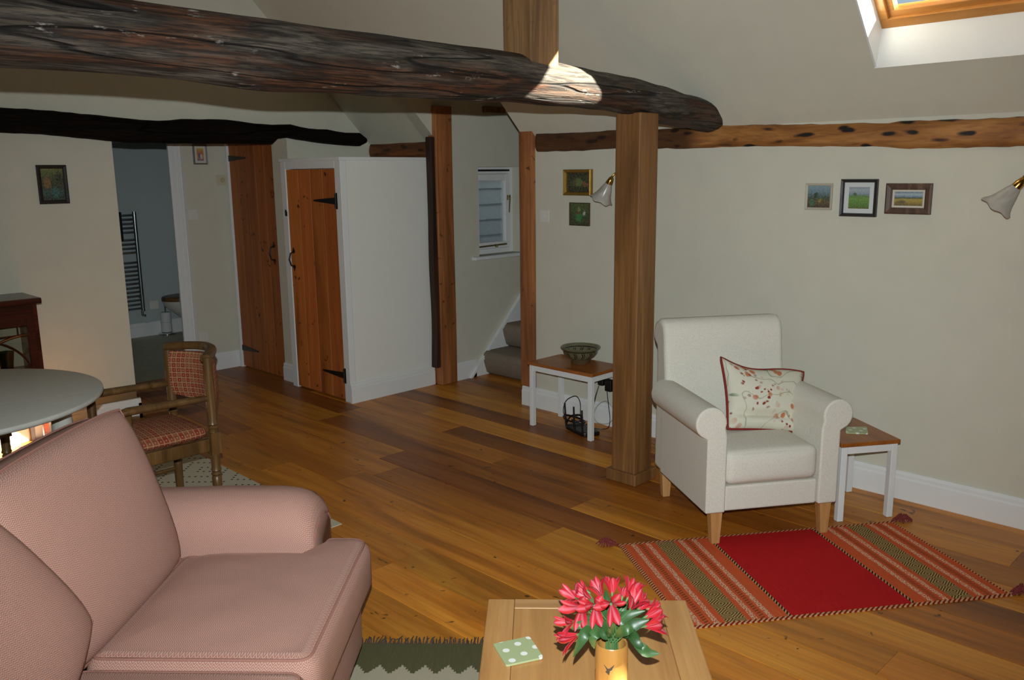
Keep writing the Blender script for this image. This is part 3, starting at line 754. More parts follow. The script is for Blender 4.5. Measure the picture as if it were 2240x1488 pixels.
# ------------------------------------------------------------------ rugs
def quad_rug(name, mat, corners, th=.006, nu=24, nv=14, parent=None, wave=.0):
    A, B, D, C = corners; P = []; UV = []; F = []; c = (A+B+C+D)/4
    for k in (0,1):
        for j in range(nv+1):
            for i in range(nu+1):
                u, v = i/nu, j/nv; p = (A*(1-u)+B*u)*(1-v)+(C*(1-u)+D*u)*v - c
                e = th*k if 0 < i < nu and 0 < j < nv else th*k*.7
                P.append((p.x, p.y, e+.0006)); UV.append((u,v))
    n1 = (nu+1)*(nv+1)
    for k in (0,1):
        for j in range(nv):
            for i in range(nu):
                f = tuple(k*n1+q for q in (j*(nu+1)+i, j*(nu+1)+i+1, (j+1)*(nu+1)+i+1, (j+1)*(nu+1)+i)); F.append(f)
    rim = [i for i in range(nu+1)]+[j*(nu+1)+nu for j in range(1,nv+1)]+[nv*(nu+1)+i for i in range(nu-1,-1,-1)]+[j*(nu+1) for j in range(nv-1,0,-1)]
    for a, b in zip(rim, rim[1:]+rim[:1]): F.append((a,b,b+n1,a+n1))
    return MB().add(P,F,UV).build(name, mat, parent, smooth=30, loc=(c.x,c.y,0) if parent is None else (0,0,0)), c
def kilim():
    t = NT('red_kilim'); uv = t.co('UV'); u, v, _ = t.sep(uv)
    h = t.M('SUBTRACT', .5, t.M('ABSOLUTE', t.M('SUBTRACT', u, .503)))            # 0 at the short ends, .5 in the middle
    hz = t.M('ADD', h, t.M('MULTIPLY', t.M('SUBTRACT', t.noise(uv, 18, 2), .5), .004))
    stre = t.noise(t.mp(uv,(260,8,1)), 1, 3, .6)
    OR, RD = t.mix(stre, '#bc4822', '#d8683e'), t.mix(stre, '#a8181a', '#c62628')
    c = t.mix(t.M('GREATER_THAN', hz, .312), OR, RD)
    # white broken stripes and dark dotted stripes
    vv = t.M('MULTIPLY', v, 60.)
    zig = t.M('PINGPONG', vv, 1.0)
    def stripe(lo, hi, colr, pat, c):
        return t.mix(t.M('MULTIPLY', t.step(hz, lo, hi), pat), c, colr)
    dash = t.ramp(t.noise(t.mp(uv,(330,95,1)), 1, 1, .4), [(.47,0.),(.53,1.)])
    dots = t.M('GREATER_THAN', t.M('FRACT', t.M('ADD', t.M('MULTIPLY', v, 46.), t.M('MULTIPLY', h, 40.))), .5)
    for lo in (.036,.086,.200,.247): c = stripe(lo, lo+.016, '#d8bd9f', dash, c)
    for lo in (.0605,.2245): c = stripe(lo, lo+.015, '#5a3a22', t.M('MULTIPLY', dots, .75), c)
    # olive band with concentric lozenges
    du = t.M('DIVIDE', t.M('ABSOLUTE', t.M('SUBTRACT', h, .152)), .031); dv = t.M('PINGPONG', t.M('MULTIPLY', v, 10.), .5)
    loz = t.M('ADD', t.M('MULTIPLY', du, 1.), t.M('MULTIPLY', dv, 2.))
    lz = t.M('GREATER_THAN', t.M('FRACT', t.M('MULTIPLY', loz, 3.)), .5)
    c = t.mix(t.step(hz, .121, .184), c, t.mix(lz, '#5b3d1b', '#b39a66'))
    # braided seams and edge
    tw = t.M('GREATER_THAN', t.M('FRACT', t.M('ADD', t.M('MULTIPLY', v, 38.), t.M('MULTIPLY', u, 90.))), .5)
    c = t.mix(t.step(h, .305, .315), c, t.mix(tw, '#2e1a10', '#b8976c'))
    tw2 = t.M('GREATER_THAN', t.M('FRACT', t.M('ADD', t.M('MULTIPLY', u, 62.), t.M('MULTIPLY', v, 45.))), .5)
    ed = t.M('MAXIMUM', t.M('MAXIMUM', t.M('LESS_THAN', v, .022), t.M('GREATER_THAN', v, .978)), t.M('LESS_THAN', h, .011))
    c = t.mix(ed, c, t.mix(tw2, '#8a2018', '#c3a070'))
    rib = t.M('SINE', t.M('MULTIPLY', u, 1500.))
    return t.fin(c, .95, t.M('ADD', t.M('MULTIPLY', rib, .3), stre), .4, .002, spec=.08)
rg = thing('kilim_rug', 'red and orange striped kilim rug with corner tassels under the armchair', 'rug')
A, B = onz(1352,1193), onz(1950,1142); sh_ = Vector((-.396,-.602,0)); sh_ = sh_
ro, rc = quad_rug('weave', kilim(), (A, B, B+sh_, A+sh_), parent=rg); rg.location = (rc.x, rc.y, 0)
M_TASS = plain('dark_red_wool', '#8a3430', .95, nscale=120, var=.3)
for cpt, out in ((A,-1),(B,1),(B+sh_,1),(A+sh_,-1)):
    mb = MB(); ax = (B-A).normalized()*out; side = sh_.normalized(); base = cpt-rc
    rr = random.Random(int((cpt.x+cpt.y)*1000))
    ctr = base+ax*.05+side*rr.uniform(-.008,.008)
    mb.tube([base+Vector((0,0,.006)), base+ax*.012+Vector((0,0,.009))], [.004,.006], 6)
    for i in range(46):
        an = rr.uniform(0,2*pi); el = rr.uniform(.1,1.); rad = rr.uniform(.6,1.)
        tip = ctr+ax*(.05*cos(an)*rad)+side*(.034*sin(an)*rad)+Vector((0,0,.004+.006*rr.random()))
        midp = (ctr*.6+tip*.4)+Vector((0,0,.012+.02*el))+side*rr.uniform(-.01,.01)
        mb.tube([base+ax*.010+Vector((0,0,.008)), ctr*.5+(base+ax*.01)*.5+Vector((0,0,.012+.012*el)), midp, tip], [.002,.0026,.0028,.0022], 5)
    mb.build('tassel', M_TASS, rg, smooth=60)
def green_kilim():
    t = NT('green_kilim'); u, v, _ = t.sep(t.co('UV')); stre = t.noise(t.mp(t.co('UV'),(20,300,1)), 1, 3)
    c = t.mix(stre, '#4a4a30', '#5f5c40')
    for i, (a, h_) in enumerate(((.055,.06),(.30,.06),(.55,.06),(.8,.06))):
        zz = t.M('PINGPONG', t.M('MULTIPLY', v, 17.), .5); zs = t.M('MULTIPLY', t.M('FLOOR', t.M('MULTIPLY', zz, 9.)), .11)
        rag = t.M('MULTIPLY', t.M('SUBTRACT', t.noise(t.mp(t.co('UV'),(220,220,1)), 1, 2), .5), .012)
        top = t.M('ADD', t.M('ADD', a+.018, t.M('MULTIPLY', t.M('SUBTRACT', .5, zs), h_)), rag)
        c = t.mix(t.M('MULTIPLY', t.M('GREATER_THAN', u, top), t.M('LESS_THAN', u, a+.105)), c, '#a59e88')
    return t.fin(c, .95, stre, .4, .002, spec=.08)
gr = thing('kilim_rug', 'olive green kilim rug with pale zigzags under the coffee table', 'rug')
c0, c1 = sd(2.67,.95), sd(2.67,-.33); c2, c3 = sd(.9,-.33), sd(.9,.95)
go, gc = quad_rug('weave', green_kilim(), (c0, c3, c2, c1), parent=gr); gr.location = (gc.x, gc.y, 0)
mb = MB(); rr = random.Random(4)
for i in range(170):
    d_ = -.325+1.27*i/169; p = sd(2.665, d_)-gc; q = rr.uniform(-.012,.012)
    mb.tube([p+Vector((0,0,.004)), p+ES*.022+ED*q*.5+Vector((0,0,rr.uniform(.004,.012))), p+ES*rr.uniform(.03,.055)+ED*q+Vector((0,0,.003))], [.003,.0028,.0016], 5)
mb.build('fringe', plain('grey_brown_wool', '#5b4c40', .95, nscale=90, var=.3), gr)['kind'] = 'stuff'
def dotted_rug():
    t = NT('cream_dotted_rug'); u, v, _ = t.sep(t.co('Object'))
    base = t.mix(t.noise(t.co('Object'), 260, 2), '#b3ab93', '#cac3ac')
    # rows of small dark dots arranged as nested lozenges
    gx = t.M('DIVIDE', u, .023); gy = t.M('DIVIDE', v, .023); ix = t.M('FLOOR', gx); iy = t.M('FLOOR', gy)
    fx = t.M('ABSOLUTE', t.M('SUBTRACT', t.M('FRACT', gx), .5)); fy = t.M('ABSOLUTE', t.M('SUBTRACT', t.M('FRACT', gy), .5))
    dot = t.M('MULTIPLY', t.M('LESS_THAN', fx, .26), t.M('LESS_THAN', fy, .26))
    dia = t.M('ADD', t.M('PINGPONG', t.M('ADD', ix, .01), 11.), t.M('PINGPONG', t.M('ADD', iy, .01), 11.))
    on = t.M('LESS_THAN', t.M('FRACT', t.M('DIVIDE', t.M('ADD', dia, .5), 5.)), .2)
    return t.fin(t.mix(t.M('MULTIPLY', dot, on), base, '#3a2a20'), .95, t.noise(t.co('Object'), 400, 2), .4, .002, spec=.08)
dro, _ = quad_rug('dotted_rug', dotted_rug(), (Vector((.35,5.0,0)),Vector((2.085,5.0,0)),Vector((2.08,3.185,0)),Vector((.35,3.185,0))), th=.006)
tag(dro, 'cream flat-woven rug with dark dot lozenges under the dining chair', 'rug')

# ------------------------------------------------------------------ coffee table
TZ = .42
ct = thing('coffee_table', 'light oak coffee table with a framed top', 'coffee table', sd(1.68,-.125), SANG)
x0, x1, y0, y1 = -.53,.53,-.277,.277
MB().box(x0,x1,y0,y0+.075,TZ-.028,TZ).build('top_rail', M_OAKT, ct, bevel=.004); MB().box(x0,x1,y1-.075,y1,TZ-.028,TZ).build('top_rail', M_OAKT, ct, bevel=.004)
for a, b in ((x0,x0+.05),(x1-.05,x1)): MB().box(a,b,y0+.0755,y1-.0755,TZ-.028,TZ-.0003).build('breadboard_end', M_OAKTX, ct, bevel=.002)
MB().box(x0+.0505,x1-.0505,y0+.0755,y1-.0755,TZ-.026,TZ-.0016).build('top_panel', M_OAKT, ct, bevel=.002)
for a in (x0+.02,x1-.065):
    for b in (y0+.02,y1-.065): MB().box(a,a+.045,b,b+.045,.0072,TZ-.029).build('leg', M_OAKT, ct, bevel=.004)
for b in (y0+.03,y1-.05): MB().box(x0+.066,x1-.066,b,b+.02,TZ-.11,TZ-.029).build('apron', M_OAKT, ct)
for a in (x0+.03,x1-.05): MB().box(a,a+.02,y0+.066,y1-.066,TZ-.11,TZ-.029).build('apron', M_OAKT, ct)
def dots_mat(name, base, s, seed):
    t = NT(name); x_, y_, _ = t.sep(t.co('Object'))
    a = t.M('DIVIDE', x_, s); b = t.M('DIVIDE', y_, s); row = t.M('FLOOR', b)
    a = t.M('ADD', a, t.M('MULTIPLY', t.M('MODULO', t.M('ABSOLUTE', row), 2.), .5))
    fx = t.M('SUBTRACT', t.M('FRACT', a), .5); fy = t.M('SUBTRACT', t.M('FRACT', b), .5)
    d = t.M('SQRT', t.M('ADD', t.M('MULTIPLY', fx, fx), t.M('MULTIPLY', fy, fy)))
    return t.fin(t.mix(t.ramp(d, [(.20,1.),(.22,0.)]), base, '#e6e8e0'), .3)
M_COAST = dots_mat('green_spot_coaster', '#a5b184', .042, 0)
def coaster(corners, z, label):
    c = sum(corners, Vector())/4; loc = [((p-c).x,(p-c).y) for p in corners]
    top = rounded(loc, .008, 4)
    return tag(MB().prism([(p[0],p[1]) for p in top], 2, 0, .005).build('coaster', M_COAST, loc=(c.x,c.y,z+.0004)), label, 'coaster')
coaster([onz(1078,1413,TZ),onz(1158,1396,TZ),onz(1189,1442,TZ),onz(1107,1460,TZ)], TZ, 'pale green coaster with white spots on the coffee table')

# ------------------------------------------------------------------ vase and flowers
VZ0, VH, VR = TZ, .195, .0345
vp = onz(1338,1404,TZ+VH); vx, vy = vp.x, vp.y
va = thing('vase', 'cylindrical bamboo vase painted with dark flying birds', 'vase', (vx,vy,VZ0))
def bamboo():
    t = NT('bamboo'); v = t.co('Object'); a = t.noise(t.mp(v,(60,60,4)), 1, 3)
    return t.fin(t.mix(a, '#8f6630', '#a47a3e'), .3, a, .1, .002)
MB().lathe([(VR*.98,.0006),(VR,.01),(VR,.10),(VR*1.0,VH-.003),(VR-.002,VH),(VR-.005,VH-.002),(VR-.006,.03),(0.001,.028)], 36).build('body', bamboo(), va, smooth=40)
fwd2 = Vector((-vx,-vy)).normalized(); fa = math.atan2(fwd2.y, fwd2.x)
bird = [(-.9,.9),(-.25,.25),(.05,.35),(.75,1.0),(.35,.1),(.1,-.05),(.02,-.55),(-.05,-.75),(-.25,-.55),(-.6,-.3),(-.35,.0)]
M_BIRD = plain('dark_ink', '#2a2c30', .4)
def motif(ang0, z, s):
    n = 8; mb = MB(); P = []
    for x_, y_ in bird:
        a = fa+ang0+ x_*s/VR; P.append(((VR+.0006)*cos(a), (VR+.0006)*sin(a), z+y_*s))
    c = ((VR+.0006)*cos(fa+ang0),(VR+.0006)*sin(fa+ang0),z)
    k = len(P); P.append(c); F = [(i,(i+1)%k,k) for i in range(k)]
    mb.add(P,F); return mb.build('bird_motif', M_BIRD, va)
motif(-.12,.148,.0145); motif(.32,.085,.0145); motif(-1.6,.12,.014); motif(1.7,.14,.014); motif(-.5,.04,.013)
CR, CU, CF = MC[0].copy(), -MC[1].copy(), MC[2].copy()          # image right / up / depth directions
VT = Vector((vx,vy,VZ0+VH)); VD = (VT-CAM).dot(CF)
def fpt(cx_, cy_, dep=0.):
    """pixel in the 6x flower crop -> point at the bouquet's depth + dep"""
    px, py = 1180+cx_/6, 1240+cy_/6; d = ray(px,py); return CAM + d*((VD+dep)/d.dot(CF))
def petal_mat():
    t = NT('red_petal'); u, v, _ = t.sep(t.co('UV')); r = t.oi('Random')
    base = t.mix(r, '#96101c', '#ae1c28')
    pale = t.mix(t.noise(t.mp(t.co('UV'),(30,6,1)), 1, 2), '#a94c5c', '#c07f8a')
    c = t.mix(t.ramp(t.M('ABSOLUTE', u), [(.08,.6),(.5,.03)]), base, pale)
    c = t.mix(t.M('MULTIPLY', t.ramp(v, [(.86,0.),(1.,1.)]), .5), c, '#5a3040')
    return t.fin(c, .5, spec=.3)
M_PETAL = petal_mat()
def leaf_mat():
    t = NT('leaf_green'); u, v, _ = t.sep(t.co('UV')); r = t.oi('Random')
    c = t.mix(r, '#183612', '#2f4f24'); c = t.mix(t.ramp(t.noise(t.mp(t.co('UV'),(40,3,1)),1,2), [(.4,0.),(.7,.4)]), c, '#4e7046')
    return t.fin(c, .4, spec=.4)
M_LEAF = leaf_mat(); M_STEM = plain('stem_green', '#46683a', .5)
def blade(path, widths, nrm, cup=.25, k=6):
    """leaf or petal strip along a path; widths at each station"""
    P = []; UV = []; F = []; m_ = len(path)
    for j, p in enumerate(path):
        t_ = (path[min(j+1,m_-1)]-path[max(j-1,0)]).normalized(); sd_ = t_.cross(nrm).normalized(); nn = sd_.cross(t_)
        for i in range(k+1):
            u = -1+2*i/k; P.append(p+sd_*(u*widths[j])+nn*(cup*widths[j]*(u*u))); UV.append((u, j/(m_-1)))
    for j in range(m_-1):
        for i in range(k): F.append((j*(k+1)+i, j*(k+1)+i+1, (j+1)*(k+1)+i+1, (j+1)*(k+1)+i))
    return MB().add(P,F,UV)
def blossom(parent, org, base, tip, opening):
    ax = (tip-base); Ln = ax.length; ax.normalize()
    s1 = ax.cross(Vector((.3,.2,1))).normalized(); s2 = ax.cross(s1)
    o = MB().tube([base-ax*.006-org, base+ax*.002-org, base+ax*.008-org], [.0022,.0034,.003], 8).build('blossom', M_STEM, parent, smooth=60)
    for i in range(6):
        a = 2*pi*i/6 + (.5 if i % 2 else 0); rad = s1*cos(a)+s2*sin(a); sc_ = 1. if i % 2 else .94
        wd = Ln*(.22 if i % 2 == 0 else .14)
        path = [base-org+ax*(Ln*f*sc_)+rad*(Ln*r_*opening) for f, r_ in ((.02,.03),(.25,.10),(.5,.19),(.75,.34),(.92,.52),(1.0,.70))]
        b = blade(path, [wd*q for q in (.25,.55,.85,1.,.8,.15)], -rad, -.35)
        b.build('petal', M_PETAL, o, smooth=80)
def leaf(parent, org, pts, wmax, tip_up=None):
    m_ = 9; path = []
    for j in range(m_):
        f = j/(m_-1)*(len(pts)-1); i = min(int(f), len(pts)-2); g = f-i
        p0, p1, p2, p3 = pts[max(i-1,0)], pts[i], pts[i+1], pts[min(i+2,len(pts)-1)]
        path.append(.5*((2*p1)+(p2-p0)*g+(2*p0-5*p1+4*p2-p3)*g*g+(3*p1-p0-3*p2+p3)*g**3)-org)
    ws = [wmax*q for q in (.12,.45,.78,.97,1.,.9,.68,.38,.05)]
    return blade(path, ws, tip_up or (CF*-1+Vector((0,0,.4))), .22).build('leaf', M_LEAF, parent, smooth=80)
FL = [  # blossom base (x,y,depth), tip (x,y,depth), opening
 ((500,440,.02),(370,320,.0),1.0),((690,445,.0),(480,330,-.01),.9),((640,330,.05),(500,240,.06),.9),((835,415,.03),(715,175,.03),.75),((955,375,.04),(945,120,.05),.75),
 ((1080,430,.04),(1110,245,.05),.8),((1150,430,.02),(1270,160,.03),.85),((1190,570,.0),(1310,350,-.01),.9),((1290,570,.01),(1450,400,.01),.85),((1390,660,.0),(1620,530,.0),.85),
 ((1380,785,-.02),(1650,740,-.03),.85),((570,520,-.01),(470,600,-.055),1.15),((730,500,-.02),(700,585,-.065),1.15),((940,480,-.02),(935,560,-.065),1.15),((455,720,-.01),(265,765,-.03),1.0),((515,890,-.03),(245,1010,-.04),.8)]
LFS = [[(940,900,-.01),(800,840,-.04),(560,760,-.05),(430,830,-.045)],[(900,920,-.02),(780,860,-.05),(700,930,-.06),(720,1080,-.05)],[(860,930,-.03),(640,840,-.06),(560,960,-.07),(440,1190,-.06)],
 [(1100,930,-.01),(1200,880,-.03),(1280,1000,-.05),(1400,1110,-.05)],[(1150,900,-.02),(1330,1060,-.05),(1430,1130,-.05),(1580,1140,-.05)],[(980,930,.01),(1020,760,-.01),(1150,640,0.),(1390,580,.0)],
 [(980,930,.02),(1050,700,.03),(1090,520,.04),(1170,440,.05)],[(950,930,.02),(880,760,.03),(820,600,.03),(800,460,.03)],[(930,920,0.),(820,760,-.01),(700,680,0.),(520,690,.01)],
 [(960,930,-.01),(930,760,-.03),(980,650,-.03),(1090,590,-.02)],[(1000,930,0.),(1180,800,-.02),(1300,740,-.02),(1440,700,-.02)],[(930,930,-.01),(840,800,-.035),(770,740,-.04),(790,660,-.04)],
 [(970,930,.03),(960,720,.05),(890,480,.06),(870,300,.06)],[(1000,930,-.02),(1090,850,-.04),(1180,830,-.045),(1230,860,-.04)],[(940,930,-.02),(880,860,-.045),(850,900,-.05),(900,960,-.05)],[(960,920,.0),(900,700,.0),(780,620,-.01),(650,640,0.)]]
for i, (b, tp, op) in enumerate(FL):
    f = thing('alstroemeria', 'red and pink alstroemeria stem in the bamboo vase', 'flower', VT-Vector((0,0,.12)), group='red flowers in the vase')
    org = f.location.copy(); bb, tt = fpt(*b), fpt(*tp)
    ja = 2*pi*i/16; foot = VT+Vector((.018*cos(ja),.018*sin(ja),-.12)); mouth = VT+Vector((.02*cos(ja),.02*sin(ja),0))*.6+(bb-VT)*.06
    MB().tube([foot-org, mouth-org, (mouth*.55+bb*.45)+Vector((0,0,.012))-org, bb-org], [.0022,.0022,.002,.0018], 6).build('stem', M_STEM, f, smooth=60)
    blossom(f, org, bb, tt, op)
    leaf(f, org, [fpt(*q) for q in LFS[i]], (.0115 if i not in (5,10) else .013))

# ------------------------------------------------------------------ armchair
CO = Vector((3.059,1.818,0)); CW = Vector((.828,-.561,0)); CG = Vector((.561,.828,0)); CANG = math.atan2(-.561,.828)
LZ = .0066
ac = thing('armchair', 'cream linen armchair with scroll arms and beech legs', 'armchair', CO+CW*.2575+CG*.3, CANG)
ox, oy = -.2575, -.3
def arm_prof():
    pr_ = [(.075,.16),(.075,.50)]
    for i in range(15):
        a = radians(-20+250*i/14); pr_.append((0.0+.07*cos(a), .56+.07*sin(a)))
    pr_ += [(-.015,.49),(-.015,.16)]
    return pr_
for sg, xc in ((1,-.035),(-1,.55)):
    pr_ = [((xc+sg*q)+ox, z) for q, z in arm_prof()]
    MB().prism(pr_, 1, -.035+oy, .50+oy).build('arm', M_LINEN, ac, smooth=50, bevel=.008, seg=3)
MB().box(.042+ox,.473+ox,-.02+oy,.45+oy,.16,.272).build('front_rail', M_LINEN, ac, bevel=.008)
MB().rbox(.043+ox,.472+ox,-.03+oy,.46+oy,.274,.425,.035,puff=.012).build('seat_cushion', M_LINEN, ac, smooth=60)
bp = [(.44,.16),(.43,.42),(.455,.60),(.48,.76),(.488,.84),(.505,.885),(.54,.908),(.585,.905),(.625,.885),(.648,.85),(.648,.81),(.625,.78),(.60,.765),(.592,.70),(.60,.16)]
bk = MB().prism([(y_+oy, z) for y_, z in bp], 0, -.045+ox, .56+ox).build('back', M_LINEN, ac, smooth=50, bevel=.022, seg=4)
for (a, b, zz) in ((-.002,-.0,LZ),(.515,-.0,LZ),(-.002,.575,.0008),(.515,.575,.0008)):
    xs, ys_ = a+ox, b+oy-.005
    MB().hexa([(xs+(.006 if q else 0)*0+u*.03-.0+ (.0), ys_+v*.03, zz) if False else (xs+u*(.036 if zq == 0 else .056)-(0 if zq == 0 else .01), ys_+v*(.036 if zq == 0 else .05), zz if zq == 0 else .162) for zq in (0,1) for v in (0,1) for u in (0,1) for q in (0,)]).build('leg', M_BEECH, ac, bevel=.003)
# floral cushion
def floral():
    t = NT('floral_cotton'); uv = t.co('UV')
    base = t.mix(t.noise(uv, 7, 2), '#c9c6b2', '#d8d5c4'); c = base
    wv = t.vadd(uv, t.mp(t.noise(uv, 9, 2, out=1), (.05,.05,.05)))
    ln = t.noise(t.mp(wv,(1.1,1.1,1), loc=(2,5,0)), 7, 1)                       # thin stems
    c = t.mix(t.M('MULTIPLY', t.ramp(ln, [(.490,0.),(.5,1.),(.51,0.)]), .75), c, '#77805e')
    mask = t.ramp(t.noise(t.mp(uv,(1,1,1), loc=(7,1,0)), 5.5, 1), [(.42,0.),(.5,1.)])
    d = t.vor(t.mp(wv,(1,1,1)), 42.); c = t.mix(t.M('MULTIPLY', t.ramp(d, [(.20,1.),(.30,0.)]), mask), c, '#8a3a2c')
    mask2 = t.ramp(t.noise(t.mp(uv,(1,1,1), loc=(1,8,0)), 4., 1), [(.5,0.),(.57,1.)])
    d2 = t.vor(t.mp(wv,(1,1,1), loc=(4,4,0)), 28.); c = t.mix(t.M('MULTIPLY', t.ramp(d2, [(.25,.9),(.36,0.)]), mask2), c, '#b8683c')
    mask3 = t.ramp(t.noise(t.mp(uv,(1,1,1), loc=(3,3,0)), 6., 1), [(.56,0.),(.62,1.)])
    d3 = t.vor(t.mp(wv,(1.,2.6,1), rot=(0,0,.5)), 14.); c = t.mix(t.M('MULTIPLY', t.ramp(d3, [(.2,.9),(.3,0.)]), mask3), c, '#5e7858')
    return t.fin(c, .9, t.noise(uv, 300, 2), .2, .001, spec=.12)
cq = CG
def ch(px, py, g): return onplane(px, py, cq, (CO+CG*g).dot(cq))
q0, q1, q2, q3 = ch(1577,783,.36), ch(1757,815,.34), ch(1742,945,.215), ch(1592,938,.215)
cc = (q0+q1+q2+q3)/4; nrm = (q1-q0).cross(q3-q0).normalized()
if nrm.dot(CAM-cc) < 0: nrm = -nrm
cu_ = thing('cushion', 'floral cushion with dark red piping lying in the armchair', 'cushion', cc)
mb = MB(); n = 26; rim = []
for sg in (1,-1):
    P = []; UV = []; F = []
    for j in range(n+1):
        for i in range(n+1):
            u, v = i/n, j/n; p = (q0*(1-u)+q1*u)*(1-v)+(q3*(1-u)+q2*u)*v
            k = max(0,(1-abs(2*u-1)**2.2)*(1-abs(2*v-1)**2.2))**.55
            ein = .055*(4*u*(1-u))                                             # edges bow inwards between the corners
            ctr = (q0+q1+q2+q3)/4
            p = p + (q3-q0).normalized()*(.02*sin(pi*u)*(1-v)*(1-v)*1.2 + .012*sin(2*pi*u)*(1-v)) - (q3-q0).normalized()*(.006*sin(pi*u)*v) + (q1-q0).normalized()*(.012*sin(pi*v)*(1-2*u))
            fold = -.030*math.exp(-((v-.80+.10*(u-.5)**2)/.05)**2)*min(1,4*u*(1-u)*1.4) if sg > 0 else 0
            p = p + nrm*(sg*(.006+.062*k)+fold)
            P.append(p-cc); UV.append((u*.3, (1-v)*.25))
    for j in range(n):
        for i in range(n):
            F.append((j*(n+1)+i, j*(n+1)+i+1, (j+1)*(n+1)+i+1, (j+1)*(n+1)+i))
    mb.add(P,F,UV)
k = (n+1)**2; rim = [i for i in range(n+1)]+[j*(n+1)+n for j in range(1,n+1)]+[n*(n+1)+i for i in range(n-1,-1,-1)]+[j*(n+1) for j in range(n-1,0,-1)]
for a, b in zip(rim, rim[1:]+rim[:1]): mb.f.append((a,b,b+k,a+k))
rimp = [(Vector(mb.v[i])+Vector(mb.v[i+k]))/2 for i in rim]
mb.build('cover', floral(), cu_, smooth=75, weld=.0005)
MB().tube(rimp, .0078, 8, closed=True).build('piping', plain('dark_red_piping', '#7c2014', .8), cu_, smooth=60)

# ------------------------------------------------------------------ side tables
M_TWHITE = plain('white_painted_wood', '#e0e2e0', .45)
def side_table(name, label, loc, ang, w_, d_, h, lg=.03):
    t_ = thing(name, label, 'side table', loc, ang)
    MB().box(-w_/2,w_/2,-d_/2,d_/2,h-.02,h).build('top', M_TTOP, t_, bevel=.004)
    for sx in (-1,1):
        for sy in (-1,1):
            a = sx*(w_/2-.008); b = sy*(d_/2-.008)
            MB().box(min(a,a-sx*lg),max(a,a-sx*lg),min(b,b-sy*lg),max(b,b-sy*lg),.0008,h-.0205).build('leg', M_TWHITE, t_, bevel=.002)
    for s_ in (-1,1):
        MB().box(-w_/2+.04,w_/2-.04,s_*(d_/2-.02)-.009,s_*(d_/2-.02)+.009,h-.055,h-.0205).build('apron', M_TWHITE, t_)
        MB().box(s_*(w_/2-.02)-.009,s_*(w_/2-.02)+.009,-d_/2+.04,d_/2-.04,h-.055,h-.0205).build('apron', M_TWHITE, t_)
    return t_
T1H, T2H = .42, .38
side_table('side_table', 'small side table with white legs carrying the pottery bowl', (3.975,3.375,0), 0, .32, .525, T1H)
fr_ = Vector((3.905,1.36,0)); tc = fr_-CW*.15+CG*.185
side_table('side_table', 'small side table with white legs tucked beside the armchair', tc, CANG, .30, .37, T2H)
coaster([onz(1850,936,T2H),onz(1896,936,T2H),onz(1899,951,T2H),onz(1850,949,T2H)], T2H, 'pale green coaster on the side table by the armchair')
# bowl
bp_ = Vector((4.012,3.365,0))
def glaze():
    t = NT('stoneware_glaze'); x_, y_, z_ = t.sep(t.co('Object')); ang = t.M('ARCTAN2', y_, x_)
    base = t.mix(t.noise(t.co('Object'), 25, 3), '#59573f', '#77755b')
    band = t.M('MAXIMUM', t.step(z_, .083, .089), t.step(z_, .030,.034))
    s_ = t.M('FRACT', t.M('ADD', t.M('MULTIPLY', ang, 2.07), t.M('MULTIPLY', t.M('ABSOLUTE', t.M('SUBTRACT', z_, .06)), 9.)))
    br = t.M('MULTIPLY', t.step(z_, .038,.078), t.M('MAXIMUM', t.step(s_, .2,.33), t.step(s_, .45,.55)))
    rad = t.M('SQRT', t.M('ADD', t.M('MULTIPLY', x_, x_), t.M('MULTIPLY', y_, y_)))
    c = t.mix(t.M('MAXIMUM', band, br), base, '#241a10')
    c = t.mix(t.M('LESS_THAN', z_, .026), c, '#5c4a33')
    return t.fin(c, .22)
bw = MB().lathe([(.058,.0006),(.060,.004),(.062,.024),(.070,.032),(.092,.048),(.106,.066),(.112,.088),(.124,.098),(.126,.103),(.123,.106),(.116,.104),(.107,.096),(.10,.07),(.08,.048),(.04,.034),(.001,.032)], 48)
tag(bw.build('bowl', glaze(), smooth=40, loc=(bp_.x,bp_.y,T1H)), 'green-brown stoneware bowl with dark brush marks on the side table', 'bowl')
# router, socket, plugs, cables
rp = onz(1268,943,.01)
rt = thing('router', 'black router with upright antennas under the side table', 'router', (rp.x+.02,rp.y,0.001), radians(72))
MB().prism(rounded([(-.13,-.06),(-.11,.06),(.11,.06),(.13,-.06)], .03), 2, 0, .026).build('case', M_PLAST, rt, bevel=.006)
for x_ in (-.095,.0,.10): MB().tube([(x_,.05,.02),(x_,.055,.04),(x_+.004*(1 if x_>0 else -1),.062,.17)], [.007,.0065,.0055], 8).build('antenna', M_PLAST, rt, smooth=50)
tag(MB().box(-.005,0,-.073,.073,-.043,.043).build('double_socket', M_WPLAS, bevel=.002, loc=(WX-.0005,3.262,.295)), 'white double wall socket behind the side table', 'socket')
def plug(label, y_, z_, kind):
    mb = MB()
    if kind: mb.rbox(-.045,0,-.026,.026,-.04,.035,.008)
    else: mb.rbox(-.035,0,-.024,.024,-.026,.024,.012)
    return tag(mb.build('plug', M_PLAST, smooth=60, loc=(WX-.0065,y_,z_)), label, 'plug')
plug('rounded black mains plug in the double socket', 3.302, .285, 0); plug('square black power adapter in the double socket', 3.232, .275, 1)
def cable(label, pts, r, mat=M_PLAST):
    P = [Vector(p) for p in pts]; out = []
    for i in range(len(P)-1):
        p0,p1,p2,p3 = P[max(i-1,0)],P[i],P[i+1],P[min(i+2,len(P)-1)]
        for j in range(6):
            g = j/6; out.append(.5*((2*p1)+(p2-p0)*g+(2*p0-5*p1+4*p2-p3)*g*g+(3*p1-p0-3*p2+p3)*g**3))
    out.append(P[-1]); c = P[0]
    return tag(MB().tube([q-c for q in out], r, 6).build('cable', mat, smooth=60, loc=c), label, 'cable')
